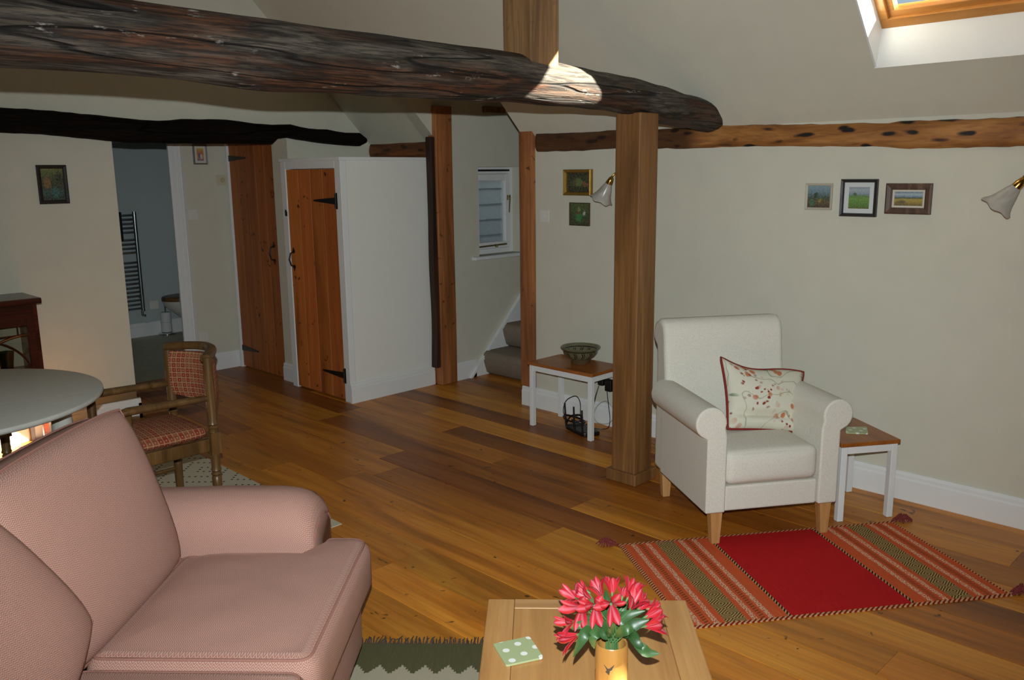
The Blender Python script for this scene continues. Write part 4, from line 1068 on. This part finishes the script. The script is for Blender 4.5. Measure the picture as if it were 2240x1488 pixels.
cable('black cable hanging from the rounded plug to the floor', [(4.12,3.302,.262),(4.10,3.31,.2),(4.09,3.33,.1),(4.07,3.34,.02),(4.0,3.36,.008)], .004)
cable('thin black cable hanging from the square adapter', [(4.115,3.232,.236),(4.12,3.225,.16),(4.12,3.21,.06),(4.09,3.2,.012),(4.05,3.22,.008),(4.02,3.27,.01)], .0028)
cable('white cable looping against the skirting behind the side table', [(4.13,3.20,.14),(4.125,3.25,.17),(4.12,3.31,.13),(4.12,3.34,.06),(4.11,3.30,.02),(4.12,3.22,.03),(4.13,3.18,.09),(4.13,3.20,.14)], .0028, plain('white_cable','#b9b9b4',.4))
cable('coiled black cable lying behind the router', [(3.95,3.43,.008),(3.99,3.45,.03),(4.04,3.46,.05),(4.06,3.40,.06),(4.02,3.36,.045),(3.97,3.38,.04),(3.96,3.45,.05),(4.0,3.48,.06),(4.06,3.44,.04),(4.05,3.36,.03),(4.0,3.34,.035),(3.97,3.40,.05)], .006)
cable('black cable rising in a curve from the router', [(3.96,3.42,.04),(3.97,3.47,.09),(4.02,3.49,.15),(4.09,3.47,.17),(4.1,3.44,.13),(4.08,3.42,.05),(4.07,3.4,.012)], .0028)

# ------------------------------------------------------------------ dining table and chairs
dt = thing('dining_table', 'round grey-white painted dining table on turned legs', 'dining table', (.70,3.88,.0068))
def greywood():
    t = NT('grey_painted_wood'); v = t.co('Object'); a = t.noise(t.mp(v,(4,60,4)), 1, 4, .6)
    return t.fin(t.mix(a, '#b8b9b0', '#d2d2ca'), .45, a, .15, .002)
M_GREY = greywood()
MB().lathe([(.001,.705),(.588,.705),(.597,.711),(.60,.719),(.598,.728),(.592,.731),(.001,.731)], 72, cap=False).build('top', M_GREY, dt, smooth=40)
MB().lathe([(.36,.635),(.36,.704),(.34,.704),(.34,.635),(.36,.635)], 48, cap=False).build('apron', M_GREY, dt, smooth=40)
for i in range(4):
    a = radians(-18+90*i); MB().lathe([(.02,.0),(.022,.03),(.03,.06),(.022,.09),(.026,.2),(.036,.38),(.03,.46),(.04,.475),(.03,.49),(.042,.51),(.03,.53),(.042,.55),(.04,.60),(.04,.704)], 20).build('leg', M_GREY, dt, smooth=50, loc=(.43*cos(a),.43*sin(a),0))
dc = thing('dining_chair', 'turned oak armchair with red check upholstery at the round table', 'chair', (1.49,3.77,.0068))
def leg_prof(top, back):
    p = [(.013,0),(.017,.03),(.02,.2),(.022,.245),(.017,.25),(.024,.258),(.017,.268),(.024,.276),(.02,.29),(.021,.36)]
    return p
HW = .205
for sx, nm in ((1,'back'),(-1,'front')):
    for sy in (-1,1):
        x_ = sx*.185; y_ = sy*HW
        mb = MB().lathe(leg_prof(0,0), 16).box(-.024,.024,-.024,.024,.355,.455)
        if sx > 0: mb.lathe([(.02,.455),(.018,.47),(.024,.478),(.018,.486),(.024,.494),(.02,.51),(.021,.60),(.02,.80)], 16)
        else: mb.lathe([(.02,.455),(.018,.475),(.024,.49),(.019,.51),(.02,.61)], 16)
        mb.build('leg', M_CHAIRW, dc, smooth=50, loc=(x_,y_,0))
for sy in (-1,1):
    y_ = sy*HW
    MB().rbox(-.16,.16,y_-.012,y_+.012,.37,.43,.005).build('seat_rail', M_CHAIRW, dc, smooth=50)
    MB().tube([(-.165,y_,.185),(.165,y_,.185)], .010, 10).build('stretcher', M_CHAIRW, dc, smooth=50)
    MB().tube([(-.215,y_,.622),(-.18,y_,.626),(0,y_,.622),(.165,y_,.615)], [.019,.024,.022,.019], 10, flat=.75).build('arm', M_CHAIRW, dc, smooth=50)
for sx in (-1,1): MB().rbox(sx*.185-.012,sx*.185+.012,-HW+.024,HW-.024,.37,.43,.005).build('seat_rail', M_CHAIRW, dc, smooth=50)
MB().tube([(0,-HW,.185),(0,HW,.185)], .010, 10).build('stretcher', M_CHAIRW, dc, smooth=50)
MB().rbox(-.195,.17,-HW+.02,HW-.02,.425,.475,.025,puff=.018).build('seat', M_CHECK, dc, smooth=60)
arc = lambda f, off=0.: (.178+.105*sin(pi*f)+off*sin(pi*f), -HW+2*HW*f)
def arc_panel(z0_, z1_, th, f0, f1, n=16, mz=6, low=.0):
    P = []; UV = []; F = []
    for side in (0,1):
        for j in range(mz+1):
            for i in range(n+1):
                f = f0+(f1-f0)*i/n; x_, y_ = arc(f); e = th/2*(1-(2*j/mz-1)**4*.6)
                x_ += (e if side else -e); z_ = z0_+(z1_-z0_)*j/mz - (low*sin(pi*(i/n))*(1-j/mz))
                P.append((x_,y_,z_)); UV.append((f*.52, z_))
    k = (n+1)*(mz+1)
    for s_ in (0,k):
        for j in range(mz):
            for i in range(n): F.append(tuple(s_+q for q in (j*(n+1)+i, j*(n+1)+i+1, (j+1)*(n+1)+i+1, (j+1)*(n+1)+i)))
    rim = [i for i in range(n+1)]+[j*(n+1)+n for j in range(1,mz+1)]+[mz*(n+1)+i for i in range(n-1,-1,-1)]+[j*(n+1) for j in range(mz-1,0,-1)]
    for a, b in zip(rim, rim[1:]+rim[:1]): F.append((a,b,b+k,a+k))
    return MB().add(P,F,UV)
arc_panel(.565,.775,.042,.05,.95, low=.03).build('backrest', M_CHECK, dc, smooth=60)
P = [arc(i/20) for i in range(21)]
MB().tube([(p[0]+.0,p[1],.795+.012*sin(pi*i/20)) for i, p in enumerate(P)], [.026]*21, 12, flat=.75).build('top_rail', M_CHAIRW, dc, smooth=60)
c2_ = clone(dc); c2_.location = (.86,4.72,.0068); c2_.rotation_euler = (0,0,radians(98))
c2_['label'] = 'turned oak armchair on the far side of the round table'

# ------------------------------------------------------------------ display cabinet
dcb = thing('display_cabinet', 'dark mahogany display cabinet with glazed doors against the far wall', 'cabinet', (1.12,5.53,0))
MB().prism([(-.45,-.175),(.435,-.175),(.435,.165),(-.45,.165)], 2, .885,.92).build('top', M_MAHOG, dcb, bevel=.008)
for a in (-.405,.385):
    for b in (-.135,.145):
        MB().hexa([(a+(u-.5)*(.024 if zq == 0 else .036), b+(v-.5)*(.024 if zq == 0 else .036), .0006 if zq == 0 else .40) for zq in (0,1) for v in (0,1) for u in (0,1)]).build('leg', M_MAHOG, dcb, bevel=.002)
box('bottom_rail', M_MAHOG, dcb, -.42,.41,-.15,.16,.40,.43)
for a in (-.42,.388): box('side_panel', M_MAHOG, dcb, a,a+.022,-.15,.16,.43,.885)
box('back_panel', plain('pale_cabinet_back', '#a79c7c', .6), dcb, -.398,.388,.15,.16,.43,.885)
box('shelf', M_MAHOG, dcb, -.398,.388,-.12,.149,.46,.476)
box('frieze', M_MAHOG, dcb, -.398,.388,-.155,-.13,.80,.885)
for sgn, a, b in ((1,.0,.388),(-1,-.398,-.002)):
    d_ = bpy.data.objects.new('door', None); COL.objects.link(d_); d_.parent = dcb
    mb = MB(); e = .042
    for q in ((a,a+e,.435,.80),(b-e,b,.435,.80),(a+e,b-e,.435,.475),(a+e,b-e,.765,.80)): mb.box(q[0],q[1],-.158,-.133,q[2],q[3])
    mb.build('frame', M_MAHOG, d_, bevel=.003)
    box('glass', M_GLASS, d_, a+e,b-e,-.148,-.145,.475,.765)
    mid = (a+b)/2; hw_ = (b-a)/2-e
    for s_ in (-1,1):
        MB().tube([(mid+s_*(hw_-2*hw_*(1-cos(q))), -.152, .48+.235*sin(q)) for q in [pi/2*i/14 for i in range(15)]], .0055, 6).build('glazing_bar', M_MAHOG, d_)
    for q in ((mid-.105,mid-.097,.716,.765),(mid+.097,mid+.105,.716,.765),(a+e,b-e,.710,.716)): box('glazing_bar', M_MAHOG, d_, q[0],q[1],-.157,-.149,q[2],q[3])
tag(MB().lathe([(.03,0),(.032,.012),(.036,.06),(.045,.13),(.044,.13),(.034,.06),(.029,.016),(.001,.014)], 28).build('glass_tumbler', M_VGLASS, smooth=40, loc=(1.37,5.50,.4768)), 'dark glass tumbler on the cabinet shelf', 'glass')

# ------------------------------------------------------------------ pictures
def frame(name, label, corners_fn, w_, h_, border, fmat, art, mat_w=0., depth=.018, axis='X', loc=(0,0,0), rot=0., tilt=0., mount='#cfcabb'):
    t_ = thing(name, label, 'picture', loc, 0)
    t_.rotation_euler = (tilt, 0, -pi/2 if axis == 'X' else 0.); 
    if axis == 'X': t_.rotation_euler = (0, tilt, -pi/2)
    # local: x to the viewer's right, -y towards the viewer, z up
    mb = MB()
    prof = [(0,0),(0,-depth*.8),(border*.25,-depth),(border*.75,-depth*.8),(border,-depth*.55),(border,0)]
    W, H = w_/2, h_/2; cs = [(-1,-1),(1,-1),(1,1),(-1,1)]; P = []; F = []
    for sx, sz in cs:
        for a, y_ in prof: P.append((sx*(W-a), y_, sz*(H-a)))
    n = len(prof)
    for i in range(4):
        for j in range(n-1): F.append((i*n+j, i*n+j+1, ((i+1)%4)*n+j+1, ((i+1)%4)*n+j))
    mb.add(P,F).build('frame', fmat, t_)
    a = border
    if mat_w:
        mb = MB(); b = a+mat_w
        for q in ((-W+a,-W+b,-H+a,H-a),(W-b,W-a,-H+a,H-a),(-W+b,W-b,-H+a,-H+b),(-W+b,W-b,H-b,H-a)): mb.box(q[0],q[1],-.0075,-.004,q[2],q[3])
        mb.build('mount', plain('mount_board', mount, .8), t_); a = b
    W2, H2 = W-a, H-a
    MB().add([(-W2,-.005,-H2),(W2,-.005,-H2),(W2,-.005,H2),(-W2,-.005,H2)], [(0,1,2,3)], [(0,0),(1,0),(1,1),(0,1)]).build('painting', art, t_)
    return t_
def art(name, stops, nscale=6, amt=.25, spots=None, seed=0):
    t = NT(name); uv = t.co('UV'); u, v, _ = t.sep(uv)
    n1 = t.noise(t.mp(uv,(1,1,1),loc=(seed,seed*2,0)), nscale, 5, .65, .4); n2 = t.noise(t.mp(uv,(2,14,1),loc=(seed*3,0,0)), 2, 3)
    f = t.M('ADD', t.M('ADD', v, t.M('MULTIPLY', t.M('SUBTRACT', n1, .5), amt)), t.M('MULTIPLY', t.M('SUBTRACT', n2, .5), amt*.25))
    c = t.ramp(f, stops)
    if spots:
        for (su, sv, r, col) in spots:
            d = t.M('SQRT', t.M('ADD', t.M('POWER', t.M('SUBTRACT', u, su), 2.), t.M('POWER', t.M('MULTIPLY', t.M('SUBTRACT', v, sv), .8), 2.)))
            d = t.M('ADD', d, t.M('MULTIPLY', t.M('SUBTRACT', n1, .5), .3))
            c = t.mix(t.ramp(d, [(r*.6,1.),(r,0.)]), c, col)
    c = t.mix(t.M('MULTIPLY', t.noise(uv, 28, 3), .25), c, t.ramp(t.noise(t.mp(uv,(1,1,1),loc=(9,seed,0)), 16, 3), [(.4,'#10160c'),(.6,'#c9c4a0')]))
    return t.fin(c, .55)
def pic_R(pxs, label, border, fmat, a_, mat_w=0., depth=.018, mount='#cfcabb'):
    (xa,ya),(xb,yb) = pxs; p, q = onX(xa,ya,WX-.01), onX(xb,yb,WX-.01)
    return frame('picture', label, None, abs(p.y-q.y), abs(p.z-q.z), border, fmat, a_, mat_w, depth, 'X', (WX-.0015,(p.y+q.y)/2,(p.z+q.z)/2), mount=mount)
M_FWHT = plain('off_white_frame', '#b9b1a0', .6); M_FBLK = plain('dark_grey_frame', '#2e2a2c', .35, nscale=40, var=.1)
M_FBRN = wood('limed_brown_frame', '#7a6150', '#5f4838', '#42302a', 2, 3., .5, 0, .6); M_FGLD = plain('gilt_frame', '#a8853e', .35, .7, nscale=30, var=.1)
M_FDRK = plain('dark_carved_frame', '#2a1a12', .6, nscale=80, var=.3); M_FGRY = plain('grey_frame', '#77766f', .5)
LAND = lambda nm, sky, hill, grass, low, s: art(nm, [(.0,low),(.25,grass),(.5,grass),(.55,hill),(.63,hill),(.66,sky),(1.,sky)], 5, .18, None, s)
pic_R(((1763,401),(1818,460)), 'small winter trees painting in an off-white frame', .012, M_FWHT, art('winter_trees', [(0,'#3b2c22'),(.3,'#5a4a30'),(.45,'#2f4a3c'),(.6,'#55707c'),(.75,'#6d8790'),(1,'#7a98a4')], 7, .35, [(.36,.55,.12,'#1f4030'),(.2,.22,.12,'#2f6a50'),(.55,.32,.1,'#8a7a3c')], 1), depth=.012)
pic_R(((1842,392),(1916,475)), 'green field painting with white mount in a dark frame', .016, M_FBLK, art('green_field', [(0,'#5c5a24'),(.12,'#4e7a2c'),(.45,'#6a9440'),(.58,'#5c8440'),(.66,'#7d90a0'),(.85,'#a4b0b8'),(1,'#8c98a4')], 6, .15, [(.3,.66,.08,'#3c5c30')], 2), .022, .024, '#cdd2d0')
pic_R(((1940,401),(2035,470)), 'rolling hills painting in a wide brown wooden frame', .03, M_FBRN, art('rolling_hills', [(0,'#6a4c24'),(.25,'#9a8434'),(.45,'#b09a48'),(.55,'#3c4c38'),(.64,'#7088a0'),(.8,'#a8b8c4'),(1,'#6f8698')], 5, .2, [(.25,.2,.2,'#6a5a34')], 3), .009, .02)
pic_R(((1235,371),(1295,428)), 'dark fruit painting in a gilt frame beside the wall lamp', .022, M_FGLD, art('dark_fruit', [(0,'#1c1c10'),(.5,'#28301a'),(1,'#1a2012')], 7, .3, [(.5,.5,.22,'#5a6a34'),(.78,.4,.14,'#7a4a24'),(.25,.45,.16,'#3c4a22')], 4), depth=.03)
pic_R(((1246,443),(1289,495)), 'small unframed green still life below the gilt picture', .004, plain('canvas_edge','#4a3520',.7), art('green_jug', [(0,'#28341a'),(.5,'#304a22'),(1,'#46562c')], 9, .5, [(.45,.35,.2,'#1f7a3c'),(.45,.7,.1,'#7a8a4a'),(.75,.55,.08,'#b9b9a0'),(.4,.55,.06,'#8a2a1c')], 5), depth=.014)
def pic_Y(pxs, Y, label, border, fmat, a_, mat_w=0., depth=.016):
    (xa,ya),(xb,yb) = pxs; p, q = onY(xa,ya,Y-.01), onY(xb,yb,Y-.01)
    return frame('picture', label, None, abs(p.x-q.x), abs(p.z-q.z), border, fmat, a_, mat_w, depth, 'Y', ((p.x+q.x)/2,Y-.0015,(p.z+q.z)/2))
pic_Y(((78,361),(153,445)), WY, 'dark woodland painting in a black carved frame on the far wall', .022, M_FDRK, art('woodland', [(0,'#0e1a18'),(.25,'#1c4a48'),(.45,'#2a3018'),(.7,'#3a4420'),(.85,'#57602c'),(1,'#6a7034')], 7, .35, [(.25,.55,.2,'#7a5a28'),(.6,.25,.18,'#1f5c58'),(.8,.7,.2,'#16200f')], 6))
pic_Y(((421,316),(455,360)), 6.66, 'small bright figure print in a grey frame in the lobby', .012, M_FGRY, art('bright_print', [(0,'#8a5a9a'),(.3,'#c89a3c'),(.6,'#c06a50'),(1,'#c8a840')], 5, .5, [(.4,.4,.2,'#5a4a9a'),(.65,.35,.2,'#d8c8b0')], 7), .018)

# ------------------------------------------------------------------ switches, thermostat, lamps
def plate(name, label, cat, axis, loc, w_, h_, mat=M_WPLAS, rocker=True):
    t_ = thing(name, label, cat, loc); t_.rotation_euler = (0,0,-pi/2 if axis == 'X' else 0)
    MB().box(-w_/2,w_/2,-.006,0,-h_/2,h_/2).build('plate', mat, t_, bevel=.002)
    if rocker: MB().box(-.006,.006,-.010,-.0062,-.012,.012).build('rocker', M_WPLAS, t_, bevel=.001)
    return t_
p = onX(1192,473,WX); plate('light_switch', 'white light switch on the wall beside the dark stair post', 'switch', 'X', (WX-.0005,p.y,p.z), .078,.082)
p = onY(422,470,6.66); plate('light_switch', 'white light switch on the lobby wall under the print', 'switch', 'Y', (p.x,6.6595,p.z), .078,.085)
p = onY(445,736,6.66); plate('wall_socket', 'white single socket low on the lobby wall', 'socket', 'Y', (p.x,6.6595,p.z), .08,.082)
p = onY(483,394,6.66); th_ = plate('thermostat', 'cream room thermostat beside the tall plank door', 'thermostat', 'Y', (p.x,6.6595,p.z), .085,.082, plain('cream_plastic','#c8bea4',.5), False)
MB().lathe([(.02,0),(.018,.008),(.001,.009)], 20).build('dial', plain('dial','#b5a98c',.5), th_, smooth=40, loc=(.012,-.0062,0), rot=(pi/2,0,0))
def wall_lamp(label, capx, rim_dir, by):
    """capx: world point of the brass cap; shade hangs from it; by: Y of the wall plate"""
    c = Vector(capx); t_ = thing('wall_lamp', label, 'wall lamp', (WX-.001,by,c.z+.03)); org = t_.location.copy()
    MB().lathe([(.045,0),(.045,.006),(.035,.016),(.012,.02)], 24).build('wall_plate', M_BRASS, t_, smooth=40, rot=(0,-pi/2,0))
    MB().tube([Vector((-.015,0,0)), Vector((-.06,.0,.012)), Vector((-.11,(c.y-by)*.35,.045)), c-org+Vector((.02,-.015,.035)), c-org+Vector((0,0,.012))], .005, 8).build('arm', M_BRASS, t_, smooth=60)
    d = Vector(rim_dir).normalized(); rot = d.to_track_quat('Z','Y').to_euler()
    MB().lathe([(.006,-.018),(.013,-.012),(.019,.008),(.021,.026),(.019,.028)], 24).build('cap', M_BRASS, t_, smooth=40, loc=c-org, rot=rot)
    n, prof = 36, [(.018,.02),(.022,.03),(.030,.05),(.038,.075),(.046,.10),(.058,.122),(.070,.135)]
    P = []; F = []
    for r, z in prof:
        for i in range(n):
            a = 2*pi*i/n; wv = 1+.05*cos(6*a)*((z-.02)/.115)**2; P.append((r*wv*cos(a), r*wv*sin(a), z+.004*cos(6*a)*((z-.02)/.115)**3))
    k = len(P)
    for r, z in prof:
        for i in range(n):
            a = 2*pi*i/n; wv = 1+.05*cos(6*a)*((z-.02)/.115)**2; P.append(((r*wv-.002)*cos(a), (r*wv-.002)*sin(a), z+.004*cos(6*a)*((z-.02)/.115)**3))
    m_ = len(prof)
    for o_ in (0,k):
        for j in range(m_-1):
            for i in range(n): F.append((o_+j*n+i, o_+j*n+(i+1)%n, o_+(j+1)*n+(i+1)%n, o_+(j+1)*n+i))
    for i in range(n): F.append(((m_-1)*n+i, (m_-1)*n+(i+1)%n, k+(m_-1)*n+(i+1)%n, k+(m_-1)*n+i))
    MB().add(P,F).build('shade', M_SHADE, t_, smooth=60, loc=c-org, rot=rot)
    return t_
wall_lamp('brass wall lamp with frosted glass shade beside the gilt picture', onX(1336,393,4.03), (-.05,.55,-1.), onX(1336,393,4.03).y-.12)
wall_lamp('brass wall lamp with frosted glass shade beyond the brown framed picture', onX(2234,398,4.03), (-.05,.62,-.8), onX(2234,398,4.03).y-.13)

# ------------------------------------------------------------------ bathroom
BY = 8.66
ra = thing('towel_radiator', 'chrome ladder towel radiator on the bathroom wall', 'radiator', (3.16,BY-.07,.0))
M_CHRD = plain('dim_chrome', '#c0c6c8', .22, 1.)
for x_ in (-.25,.25): MB().tube([(x_,0,.27),(x_,0,1.26)], .02, 10).build('upright', M_CHRD, ra, smooth=60)
zz = [.30+.042*i for i in range(12)]+[.86+.042*i for i in range(4)]+[1.06+.042*i for i in range(5)]
for z_ in zz: MB().tube([(-.25,-.004,z_),(0,-.02,z_),(.25,-.004,z_)], .011, 8).build('bar', M_CHRD, ra, smooth=60)
MB().tube([(.24,0,.27),(.24,0,.23),(.27,.0,.22)], .014, 8).build('valve', M_CHRD, ra, smooth=60)
for x_, z_ in ((-.25,.4),(.25,.4),(-.25,1.15),(.25,1.15)): MB().tube([(x_,0,z_),(x_,.068,z_)], .01, 8).build('bracket', M_CHRD, ra)
tw = MB().rbox(-.2,.14,-.055,-.03,.98,1.255,.012); tw.rbox(-.2,.14,.022,.04,1.0,1.255,.008); tw.rbox(-.2,.14,-.055,.04,1.245,1.262,.008)
tag(tw.build('towel', plain('dark_towel','#1d2022',.95,nscale=90,var=.2), smooth=60, loc=(3.13,BY-.07,.0)), 'dark towel hung over the towel radiator', 'towel')
p = onY(337,667,BY); plate('wall_socket', 'white fused outlet low on the bathroom wall', 'socket', 'Y', (p.x,BY-.0005,p.z), .085,.085)
cable('thin white flex from the bathroom outlet to the radiator', [(p.x+.02,BY-.012,p.z-.04),(p.x,BY-.03,p.z-.12),(p.x-.1,BY-.03,p.z-.17),(p.x-.18,BY-.04,p.z-.10),(p.x-.20,BY-.06,p.z-.04)], .004, M_WPLAS)
tl = thing('toilet', 'white toilet with a wooden seat behind the bathroom door casing', 'toilet', (3.76,8.28,.0008))
def oval(a, b, cx_, n=28): return [(cx_+a*cos(2*pi*i/n), b*sin(2*pi*i/n)) for i in range(n)]
def loft(sections, n=28):
    P = []; F = []
    for a, b, cx_, z_ in sections: P += [(x_,y_,z_) for x_, y_ in oval(a,b,cx_,n)]
    for j in range(len(sections)-1):
        for i in range(n): F.append((j*n+i, j*n+(i+1)%n, (j+1)*n+(i+1)%n, (j+1)*n+i))
    F += [tuple(range(n))[::-1], tuple(range((len(sections)-1)*n, len(sections)*n))]
    return MB().add(P,F)
loft([(.13,.10,.06,0),(.12,.09,.06,.05),(.11,.09,.06,.16),(.16,.12,.02,.24),(.23,.17,-.02,.33),(.25,.185,-.02,.385)]).build('pan', M_CERAM, tl, smooth=60)
loft([(.255,.19,-.02,.386),(.258,.192,-.02,.395),(.255,.19,-.02,.402)]).build('seat', M_CHAIRW, tl, smooth=40)
loft([(.256,.19,-.02,.403),(.258,.192,-.02,.412),(.25,.185,-.02,.425),(.2,.15,-.02,.431)]).build('lid', M_CHAIRW, tl, smooth=60)
MB().rbox(.17,.345,-.2,.2,.36,.74,.03).build('cistern', M_CERAM, tl, smooth=60)
p = onz(366,731,0)
rh = thing('toilet_roll_stand', 'chrome stand holding spare white toilet rolls', 'roll stand', (p.x,p.y,.0005))
MB().lathe([(.085,0),(.085,.012),(.07,.02),(.008,.024),(.008,.30),(.012,.31),(.001,.315)], 28).build('stand', M_CHROME, rh, smooth=40)
M_PAPER = plain('white_paper', '#d8d8d4', .95)
for z_ in (.028,.13):
    tag(MB().lathe([(.02,0),(.052,.0),(.053,.003),(.053,.097),(.052,.1),(.02,.1),(.02,0)], 28, cap=False).build('toilet_roll', M_PAPER, smooth=40, loc=(p.x,p.y,z_)), 'upper white toilet roll on the chrome stand' if z_ > .1 else 'lower white toilet roll on the chrome stand', 'toilet roll')
